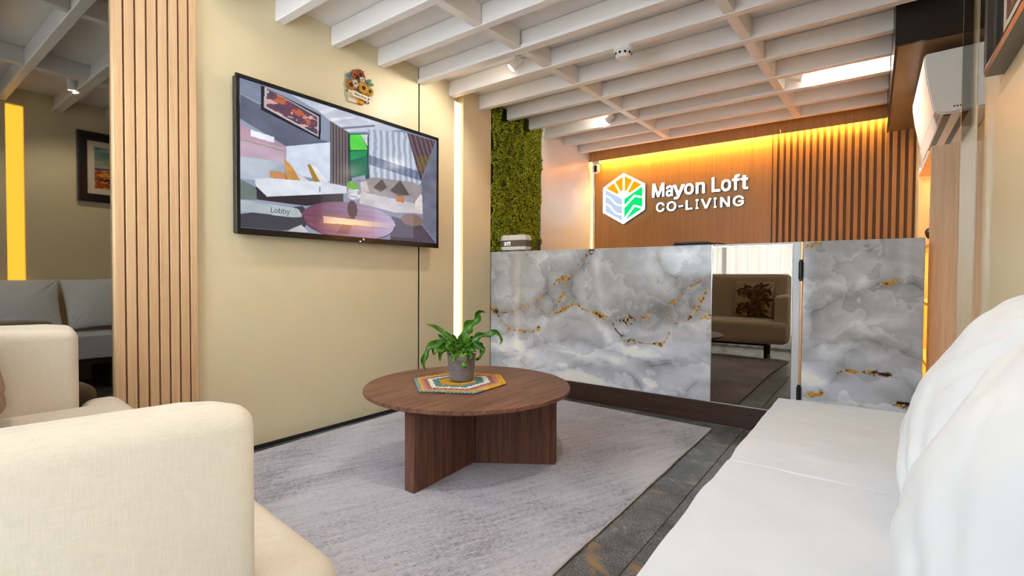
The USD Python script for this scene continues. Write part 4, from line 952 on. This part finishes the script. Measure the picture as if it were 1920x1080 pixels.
# potted fern
PX, PY_ = -1.662, 1.832
pl = thing("potted_fern", "green bird's nest fern in a grey pot on the crocheted mat", "plant", (PX, PY_, ZT + 0.0128))
PH = 0.128
pot = lathe([(0, 0), (0.056, 0), (0.059, 0.002), (0.0645, 0.054), (0.0632, 0.0558), (0.0652, 0.0576), (0.072, PH - 0.002), (0.0715, PH), (0.067, PH), (0.062, PH - 0.02), (0, PH - 0.02)], 64)
obj("pot", pot, wood("grey_pot", srgb(108, 102, 102), srgb(132, 126, 125), (30, 30, 120), rough=0.6, bump=0.1), pl, smooth=30)
obj("soil", lathe([(0, PH - 0.014), (0.0615, PH - 0.0195), (0, PH - 0.0198)], 32), plain("soil", (0.02, 0.014, 0.01), 0.95), pl)
LEAFMATS = []
for k, (a, b) in enumerate([((56, 112, 22), (104, 160, 40)), ((40, 94, 20), (84, 140, 34)), ((96, 150, 34), (150, 196, 58))]):
    n = {"g": ("geometry", {}), "n": ("noise_texture", {"scale": 30.0, "detail": 3.0}), "r": ("rgb_ramp", {"ramp": [(0.35, tuple(srgb(a))), (0.68, tuple(srgb(b)))]}),
         "p": ("principled_bsdf", {"roughness": 0.32, "specular_ior_level": 0.5}), "t": ("translucent_bsdf", {}), "m": ("mix_closure", {"fac": 0.28})}
    LEAFMATS.append(M(f"fern_leaf_{k}", n, [("g.position", "n.vector"), ("n.fac", "r.fac"), ("r.color", "p.base_color"), ("r.color", "t.color"), ("p.BSDF", "m.closure1"), ("t.BSDF", "m.closure2")], "m.closure"))
RR = np.array([0.805, 0.593, 0.0]); UU = np.array([0, 0, 1.0]); TT = np.array([0.593, -0.805, 0.0])   # plant's own right / up / towards the seats
MPX = 0.000462
def fern_leaf(path, depth, width, seed, mat_i, up=0.35):
    from scipy.interpolate import make_interp_spline
    p_ = []
    for k, (cx, cy) in enumerate(path):
        f = k / (len(path) - 1)
        p_.append(RR * (cx - 607) * MPX + UU * (PH + (566 - cy) * MPX) + TT * depth * f)
    p_ = np.array(p_)
    c_ = np.concatenate([[0], np.cumsum(np.linalg.norm(np.diff(p_, axis=0), axis=1))]); c_ /= c_[-1]
    n_ = 34; t = np.linspace(0, 1, n_)
    q = make_interp_spline(c_, p_, k=min(3, len(p_) - 1))(t)
    tan = np.gradient(q, axis=0); tan /= np.linalg.norm(tan, axis=1, keepdims=True)
    nrm = TT * (1 - up) + UU * up
    side = np.cross(tan, nrm); side /= np.maximum(np.linalg.norm(side, axis=1, keepdims=True), 1e-6)
    nn = np.cross(side, tan)
    width = width * 1.55
    wdt = width * np.clip(np.sin(np.clip(t * 0.93 + 0.07, 0, 1) * math.pi) ** 0.6, 0, 1) * (1 - 0.35 * t)
    wdt[-1] = 0.0006
    rg_ = np.random.default_rng(seed)
    ph1, ph2 = rg_.uniform(0, 6, 2)
    cols_ = []
    for s_ in np.linspace(-1, 1, 7):
        ruff = 0.27 * width * abs(s_) ** 2 * np.sin(t * 21 + (ph1 if s_ < 0 else ph2))
        ww = wdt * (1 + 0.20 * np.sin(t * 23 + (ph2 if s_ < 0 else ph1)))
        cols_.append(q + side * (s_ * ww / 2)[:, None] + nn * (ruff + 0.12 * width * abs(s_))[:, None])
    V_ = np.stack(cols_, 1).reshape(-1, 3)
    th = 0.0007
    Vn = np.repeat(nn, 7, 0)
    F_ = grid(7, n_)
    top = trimesh.Trimesh(V_, F_, process=False)
    obj("leaf", trimesh.Trimesh(np.vstack([V_, V_ - Vn * th]), np.vstack([F_, F_[:, ::-1] + len(V_)]), process=False), LEAFMATS[mat_i], pl, smooth=True)
LEAVES = [
    ([(590, 560), (540, 470), (450, 370), (350, 295), (205, 240)], -0.02, 0.022, 0), ([(588, 560), (500, 440), (420, 395), (345, 340)], 0.02, 0.020, 1), ([(590, 560), (470, 455), (350, 450), (255, 510), (215, 600), (212, 680), (235, 728)], 0.05, 0.030, 0),
    ([(610, 560), (635, 430), (668, 300), (720, 240), (765, 200), (790, 145), (880, 118)], -0.01, 0.040, 0), ([(620, 560), (700, 440), (800, 375), (900, 340), (990, 335), (1040, 380), (1020, 455)], 0.03, 0.026, 1),
    ([(620, 560), (700, 470), (790, 470), (840, 520), (815, 580), (768, 615)], 0.05, 0.026, 1), ([(606, 560), (612, 525), (622, 560), (638, 630), (642, 695)], 0.085, 0.042, 2), ([(595, 560), (565, 525), (540, 560), (542, 615)], 0.085, 0.030, 2),
    ([(590, 560), (500, 500), (420, 510), (390, 560), (398, 628)], 0.06, 0.024, 0), ([(600, 560), (590, 480), (585, 375)], -0.01, 0.026, 1), ([(600, 560), (560, 470), (500, 390)], -0.04, 0.034, 2), ([(615, 560), (680, 510), (780, 530)], 0.06, 0.030, 0),
    ([(590, 560), (480, 480), (330, 450), (300, 570)], 0.00, 0.032, 0), ([(610, 560), (640, 470), (720, 400)], -0.06, 0.028, 1), ([(620, 560), (690, 430), (770, 440), (800, 490)], 0.00, 0.028, 2), ([(600, 560), (530, 480), (440, 470), (370, 500)], 0.03, 0.030, 1),
    ([(596, 560), (500, 500), (400, 500), (330, 560)], 0.07, 0.030, 0), ([(612, 560), (700, 500), (760, 450), (830, 470)], -0.03, 0.030, 2), ([(600, 560), (540, 450), (480, 400), (430, 420)], -0.05, 0.030, 1), ([(606, 560), (650, 520), (700, 540), (735, 600)], 0.085, 0.026, 1), ([(602, 560), (560, 505), (500, 500)], 0.07, 0.034, 2),
    ([(600, 560), (600, 470), (620, 400)], -0.08, 0.030, 0), ([(600, 560), (560, 500), (470, 540)], 0.08, 0.028, 0)]
for k, (pth, dep, wid, mi) in enumerate(LEAVES):
    fern_leaf(pth, dep, wid, 100 + k, mi, up=0.35 if k not in (6, 7) else 0.5)

# ------------------------------------------------------------------ sofa
so = thing("sofa", "cream upholstered two seat sofa with square arms in the left foreground", "sofa", (-1.653, 0.145, 0.0), -5.0)
def sphere_hull(pts, r, sub=2):
    s_ = trimesh.creation.icosphere(sub, r).vertices
    return trimesh.convex.convex_hull(np.vstack([s_ + np.array(p_) for p_ in pts]))
def arm(sgn):
    r = 0.036; xs_ = sorted((sgn * (0.895 - r), sgn * (0.745 + r)))
    pr = [(-0.298 + r, 0.20 + r), (-0.298 + r, 0.745 - r), (0.02, 0.748 - r), (0.22, 0.744 - r), (0.30 - r, 0.738 - r), (0.300 - r, 0.70 - r), (0.300 - r, 0.5), (0.300 - r, 0.20 + r)]
    return sphere_hull([(x_, y_, z_ - (0.010 if abs(x_) < 0.82 else 0)) for x_ in xs_ for y_, z_ in pr], r)
obj("arm", arm(1), SOFACLOTH, so, smooth=35)
obj("arm", arm(-1), SOFACLOTH, so, smooth=35)
main = softbox(1.486, 0.745, 0.245, 0.055, 30, (0, 0, 0.008)).apply_translation((0, 0.0755, 0.3225))
bar = softbox(1.77, 0.146, 0.243, 0.055, 30, (0, 0, 0.004)).apply_translation((0, 0.376, 0.3215))
import manifold3d as m3
def man(t_):
    return m3.Manifold(m3.Mesh(np.asarray(t_.vertices, np.float32), np.asarray(t_.faces, np.uint32)))
try:
    u_ = (man(main) + man(bar)).to_mesh(); seat = trimesh.Trimesh(u_.vert_properties[:, :3], u_.tri_verts, process=False)
    assert len(seat.faces) > 100
except Exception:
    seat = trimesh.util.concatenate([main, bar])
obj("seat", seat, SOFACLOTH, so, smooth=40)
obj("backrest", softbox(1.78, 0.19, 0.79, 0.06, 26, (0, 0.012, 0)).apply_translation((0, -0.397, 0.595)), SOFACLOTH, so, smooth=40)
obj("base_frame", box(-0.70, 0.70, -0.28, 0.34, 0.165, 0.199, 0.004), BLACK, so)
for lx in (-0.66, 0.66):
    for ly, z0 in ((-0.24, 0.0), (0.20, 0.0085)):
        obj("leg", cyl((lx, ly, z0), (lx, ly, 0.165), 0.020, 20, 0.026), BLACK, so, smooth=30)


# ------------------------------------------------------------------ pillows
def pillow_mesh(w, h, t, n=70, seed=1, pinch=0.06, wr=0.010, power=0.42):
    a = np.linspace(-1, 1, n)
    a = np.sign(a) * (1 - (1 - np.abs(a)) ** 1.25)
    U, V_ = np.meshgrid(a, a)
    X = w / 2 * U * (1 - pinch * (1 - V_ ** 2))
    Y_ = h / 2 * V_ * (1 - pinch * (1 - U ** 2))
    prof_ = (np.clip(1 - U ** 2, 0, 1) * np.clip(1 - V_ ** 2, 0, 1)) ** power
    tri_ = np.clip(np.minimum(1 - np.abs(U), 1 - np.abs(V_)), 0, 1)
    edge_ = np.clip(tri_ * 6, 0, 1)
    out, faces = [], []
    for s_ in (1, -1):
        ang = np.arctan2(np.abs(V_) - 1.05, np.abs(U) - 1.05)
        rr_ = np.hypot(np.abs(U) - 1.05, np.abs(V_) - 1.05)
        fold = np.sin(ang * 17 + seed + s_ + 3 * meshkit.fbm(np.stack([U * 1.5, V_ * 1.5, U * 0 + seed], -1), 2, seed)) * np.exp(-rr_ / 0.55)
        nz_ = meshkit.fbm(np.stack([U * 1.8 + seed, V_ * 1.8, U * 0 + s_], -1), 3, seed) - 0.5
        Z = s_ * (t / 2 * prof_) + s_ * edge_ * (wr * fold + 2.2 * wr * nz_)
        Z = np.where(tri_ <= 1e-6, 0, Z)
        out.append(np.stack([X, Y_, Z], -1).reshape(-1, 3))
    F_ = grid(n, n)
    m_ = trimesh.Trimesh(np.vstack(out), np.vstack([F_, F_[:, ::-1] + n * n]), process=False)
    return m_, np.column_stack([U.ravel(), V_.ravel()])


def piping(w, h, pinch=0.06, r=0.004):
    pts = []
    for k in range(96):
        s_ = k / 24.0; e = int(s_); f = (s_ - e) * 2 - 1
        U, V_ = ((f, -1), (1, f), (-f, 1), (-1, -f))[e]
        pts.append((w / 2 * U * (1 - pinch * (1 - V_ ** 2)), h / 2 * V_ * (1 - pinch * (1 - U ** 2)), 0))
    return tube(pts + [pts[0]], r, 6)


def lean(m_, centre, tilt, yaw, roll=0.0):
    """Stands a pillow lying in the xy plane up against a wall at +x; tilt from the vertical, towards the wall."""
    c, s_ = math.cos(tilt), math.sin(tilt)
    ex = np.array([0, 1, 0.0]); ey = np.array([s_, 0, c]); ez = np.array([c, 0, -s_])
    R_z = lambda v_: np.array([v_[0] * math.cos(yaw) - v_[1] * math.sin(yaw), v_[0] * math.sin(yaw) + v_[1] * math.cos(yaw), v_[2]])
    if roll:
        m_ = move(m_, rz=roll)
    return place(m_, centre, R_z(ex), R_z(ey), R_z(ez))


for (cy, w, h, t, seed, tilt, yaw, roll, cxz, lab) in (
        (0.812, 0.475, 0.46, 0.20, 3, 0.47, 0.05, 0.0, (0.168, 0.683), "nearer of the two white pillows leaning on the right wall, on the bench"),
        (1.305, 0.47, 0.46, 0.19, 8, 0.45, -0.03, 0.04, (0.180, 0.688), "farther of the two white pillows leaning on the right wall, on the bench")):
    p_ = thing("pillow", lab, "pillow", group="white pillows on the bench")
    m_, _ = pillow_mesh(w, h, t, 80, seed)
    obj("cover", lean(m_, (cxz[0], cy, cxz[1]), tilt, yaw, roll), PILLOWCLOTH, p_, smooth=True)
    obj("seam", lean(piping(w, h, r=0.0028), (cxz[0], cy, cxz[1]), tilt, yaw, roll), PILLOWCLOTH, p_, smooth=60)


# patterned cushion at the near arm of the sofa (the mirror panel shows it) and a plush one at the far arm
def leaf_pattern(P, seed):
    r_ = np.random.default_rng(seed)
    C_ = np.tile(srgb(196, 172, 138), (len(P), 1))
    for sx, sy, ang, ln in ((-0.9, -0.3, -0.5, 2.0), (-0.5, 0.9, -1.0, 2.2), (0.2, 1.0, -1.45, 2.0), (0.9, 0.7, -2.0, 1.8), (-1.0, 0.5, -0.35, 1.8), (-0.2, -1.0, 1.2, 2.0), (-1.0, -0.9, 0.5, 2.0)):
        d_ = np.array([math.cos(ang), math.sin(ang)]); n_ = np.array([-d_[1], d_[0]])
        rel = P - np.array([sx, sy]); al = rel @ d_; of = rel @ n_
        for k in range(7):
            for s_ in (-1, 1):
                a0 = 0.2 + k * 0.27
                ld = d_ * math.cos(0.75) + n_ * s_ * math.sin(0.75); ln_ = np.array([-ld[1], ld[0]])
                c_ = d_ * (a0) + ld * 0.16
                q = rel - c_
                m_ = ((q @ ld) / 0.20) ** 2 + ((q @ ln_) / 0.085) ** 2 < 1
                C_[m_] = srgb(104, 78, 52) if (k + s_) % 2 else srgb(128, 100, 70)
        m_ = (np.abs(of) < 0.018) & (al > 0) & (al < ln); C_[m_] = srgb(58, 42, 32)
    return C_
LEAFPRINT = vertex_colored("leaf_print_cloth", 0.9, 0.15)
cu2 = thing("cushion", "leaf patterned brown cushion at the near sofa arm, reflected in the mirror panel", "cushion", group="sofa cushions")
m_, UVp = pillow_mesh(0.45, 0.45, 0.15, 110, 15)
col = np.vstack([leaf_pattern(UVp, 2)] * 2)
s5, c5 = math.sin(math.radians(5)), math.cos(math.radians(5))
def sofa_point(x_, y_, z_):
    return np.array([-1.653 + x_ * c5 + y_ * s5, 0.145 - x_ * s5 + y_ * c5, z_])
def sofa_stand(mm, at_, tilt, yaw_):
    """Stands a pillow on the sofa seat, facing forward and leaning back."""
    ex = np.array([math.cos(yaw_), math.sin(yaw_), 0]); fw = np.array([-math.sin(yaw_), math.cos(yaw_), 0])
    ey = -fw * math.sin(tilt) + UU * math.cos(tilt); ez = -(fw * math.cos(tilt) + UU * math.sin(tilt))
    return place(mm, at_, ex, ey, np.cross(ex, ey))
obj("cover", sofa_stand(m_, sofa_point(0.49, -0.175, 0.675), 0.22, math.radians(-5 + 6)), LEAFPRINT, cu2, smooth=True, cd=col)
PLUSH = mottled("brown_plush", srgb(126, 84, 48), srgb(170, 122, 78), (80, 80, 80), rough=1.0, bump=1.0, bscale=160, spec=0.1, sheen=0.5, bdist=0.006)
cu3 = thing("cushion", "brown plush cushion at the far arm of the sofa, half hidden by the near arm", "cushion", group="sofa cushions")
m_, _ = pillow_mesh(0.40, 0.36, 0.17, 60, 23)
obj("cover", sofa_stand(m_, sofa_point(-0.49, -0.03, 0.645), 0.28, math.radians(-5 - 22)), PLUSH, cu3, smooth=True)

# ------------------------------------------------------------------ bench
be = thing("bench", "white cushioned bench along the right wall, seat in two sections", "bench")
BX0, BX1 = -0.305, XR - 0.004
for (y0, y1, sd_) in ((0.36, 1.3885, 3), (1.3915, 2.262, 6)):
    mm = softbox(BX1 - BX0, y1 - y0, 0.185, 0.009, 60, (0, 0, 0.003), 0.016, sd_, 7.0)
    obj("seat_cushion", mm.apply_translation(((BX0 + BX1) / 2, (y0 + y1) / 2, 0.357 if y0 < 1 else 0.3535)), WHITECLOTH, be, smooth=40)
obj("seat_frame", box(BX0 + 0.02, BX1, 0.37, 2.25, 0.215, 0.262, 0.003), DARKWOOD, be)
for y0 in (0.38, 1.28, 2.16):
    obj("leg_panel", box(BX0 + 0.03, BX1 - 0.01, y0, y0 + 0.08, 0.0, 0.2148, 0.003), DARKWOOD, be)

# ------------------------------------------------------------------ sunflower welcome plaque above the television
wp = thing("welcome_plaque", "sunflower and pumpkin welcome plaque on the cream wall above the television", "wall decoration")
def at(cx, cy):
    px_, py_ = 620 + cx / 12.0, 120 + cy / 12.0
    return 1.839 + 0.004 * (px_ - 646), 2.111 - 0.0036 * (py_ - 160) + 0.0014 * (px_ - 646)
def flower(name, c, r, col, ccol, n_, cr, depth, seed, label=None, double=True):
    r_ = np.random.default_rng(seed); y, z = at(*c)
    P_ = []
    for ringk in range(2 if double else 1):
        for k in range(n_):
            a = (k + 0.5 * ringk) * 2 * math.pi / n_ + r_.uniform(-.08, .08); L_ = r * (1 - 0.18 * ringk) * r_.uniform(.9, 1.08)
            w_ = 2.4 * r / n_
            pts = [(cr * 0.5, 0, 0), (L_ * 0.55, w_, 0.002), (L_, 0, -0.001), (L_ * 0.55, -w_, 0.002), (L_ * 0.6, 0, 0.004)]
            ca, sa = math.cos(a), math.sin(a)
            v_ = np.array([(x_ * ca - y_ * sa, x_ * sa + y_ * ca, z_ + 0.003 * ringk) for x_, y_, z_ in pts])
            P_.append(trimesh.Trimesh(np.vstack([v_, v_ - [0, 0, 0.0015]]), [(0, 4, 1), (1, 4, 2), (2, 4, 3), (3, 4, 0), (5, 6, 9), (6, 7, 9), (7, 8, 9), (8, 5, 9), (0, 1, 6), (0, 6, 5), (1, 2, 7), (1, 7, 6), (2, 3, 8), (2, 8, 7), (3, 0, 5), (3, 5, 8)], process=False))
    nm = f"{name}_{seed}"
    o = obj(name, on_left_wall(trimesh.util.concatenate(P_), y, z, XL + depth), mottled("petal_" + nm, srgb(np.array(col) * 0.72), srgb(col), (60, 60, 60), rough=0.6), wp, label=label)
    obj("flower_centre", on_left_wall(lathe([(0, 0.0), (cr, 0.0), (cr * 0.9, 0.005), (cr * 0.4, 0.008), (0, 0.008)], 20), y, z, XL + depth + 0.002), plain("centre_" + nm, srgb(ccol), 0.8), o, smooth=40)
def leafs(c, r, ang, depth, col=(70, 130, 50)):
    y, z = at(*c); t = np.linspace(0, math.pi, 9)
    pl_ = Polygon([(-r + 2 * r * k / 8, 0.45 * r * math.sin(t[k])) for k in range(9)] + [(-r + 2 * r * k / 8, -0.45 * r * math.sin(t[k])) for k in range(7, 0, -1)])
    obj("leaf", on_left_wall(move(extrude(pl_, 0.002), rz=ang), y, z, XL + depth), plain("plaque_leaf_%d" % (c[0]), srgb(col), 0.6), wp)
y, z = at(600, 460)
obj("backing_board", on_left_wall(extrude(Point(0, 0).buffer(0.075, 12), 0.004), y, z, XL + 0.001), plain("plaque_board", srgb(150, 120, 80), 0.8), wp)
for c, r, a in (((490, 570), 0.024, 1.2), ((890, 490), 0.026, 0.2), ((365, 585), 0.018, -2.6), ((575, 645), 0.020, -1.2), ((520, 210), 0.02, 1.2), ((850, 415), 0.022, 0.6)):
    leafs(c, r, a, 0.007, (60 + (c[0] % 40), 130, 56))
flower("sunflower", (650, 285), 0.043, (176, 84, 30), (46, 22, 16), 13, 0.014, 0.008, 11, "rust brown sunflower")
flower("sunflower", (510, 265), 0.030, (204, 92, 30), (90, 40, 20), 12, 0.007, 0.008, 12, "small orange sunflower")
flower("sunflower", (425, 480), 0.040, (206, 124, 36), (56, 28, 18), 13, 0.014, 0.011, 13, "burnt orange sunflower")
flower("sunflower", (850, 640), 0.036, (222, 170, 40), (60, 34, 16), 12, 0.011, 0.011, 14, "yellow sunflower")
flower("blue_flower", (400, 300), 0.024, (110, 160, 170), (70, 110, 130), 9, 0.008, 0.010, 15, None, False)
flower("blue_flower", (800, 455), 0.020, (130, 150, 170), (100, 110, 130), 9, 0.006, 0.010, 16, None, False)
flower("daisy", (680, 385), 0.025, (236, 226, 220), (190, 160, 60), 12, 0.005, 0.013, 17, None, False)
flower("daisy", (520, 465), 0.028, (240, 230, 222), (120, 100, 40), 12, 0.006, 0.015, 18, None, False)
flower("sunflower", (570, 330), 0.016, (90, 40, 24), (40, 20, 14), 10, 0.008, 0.014, 19, "small dark sunflower")
flower("sunflower", (690, 565), 0.047, (230, 164, 40), (44, 24, 14), 16, 0.014, 0.018, 20, "large golden sunflower in front")
y, z = at(475, 730)
obj("jar", on_left_wall(extrude(Polygon([(-0.026, -0.030), (0.028, -0.026), (0.032, 0.035), (-0.026, 0.035)]).buffer(0.006, 3), 0.008), y, z, XL + 0.003), plain("plaque_cream", srgb(236, 214, 176), 0.6), wp)
y, z = at(640, 835)
obj("pumpkin", [on_left_wall(trimesh.creation.icosphere(2, 1.0).apply_scale((0.013, 0.021, 0.007)), y + dy_, z, XL + 0.010) for dy_ in (-0.016, 0, 0.016)], plain("plaque_pumpkin", srgb(224, 146, 44), 0.5), wp, smooth=40)
y, z = at(790, 830)
obj("gingham_bow", [on_left_wall(box(a_ * 0.011 - 0.0165, a_ * 0.011 - 0.0055, b_ * 0.011 - 0.0165, b_ * 0.011 - 0.0055, 0, 0.005), y, z, XL + 0.006) for a_ in range(3) for b_ in range(3) if (a_ + b_) % 2 == 0], plain("gingham_dark", srgb(92, 68, 92), 0.8), wp)
obj("gingham_bow", [on_left_wall(box(a_ * 0.011 - 0.0165, a_ * 0.011 - 0.0055, b_ * 0.011 - 0.0165, b_ * 0.011 - 0.0055, 0, 0.005), y, z, XL + 0.006) for a_ in range(3) for b_ in range(3) if (a_ + b_) % 2 == 1], plain("gingham_light", srgb(222, 214, 220), 0.8), wp)
y, z = at(590, 735)
rb = Polygon([(-0.052, -0.013), (0.052, -0.013), (0.054, 0.013), (-0.052, 0.013)]).buffer(0.003)
obj("ribbon", on_left_wall(move(extrude(rb, 0.003), rz=-0.06), y, z, XL + 0.028), plain("ribbon_cream", srgb(240, 226, 196), 0.7), wp, label="cream ribbon reading Welcome")
tx_ = meshkit.text_mesh("Welcome", 0.014, 0.0008)
tx_.apply_scale((0.088 / (tx_.bounds[1, 0] - tx_.bounds[0, 0]), 1, 1)); tx_.apply_translation((-0.044, -0.006, 0))
obj("lettering", on_left_wall(move(tx_, rz=-0.06), y, z, XL + 0.0312), plain("ink", srgb(54, 34, 28), 0.7), wp)
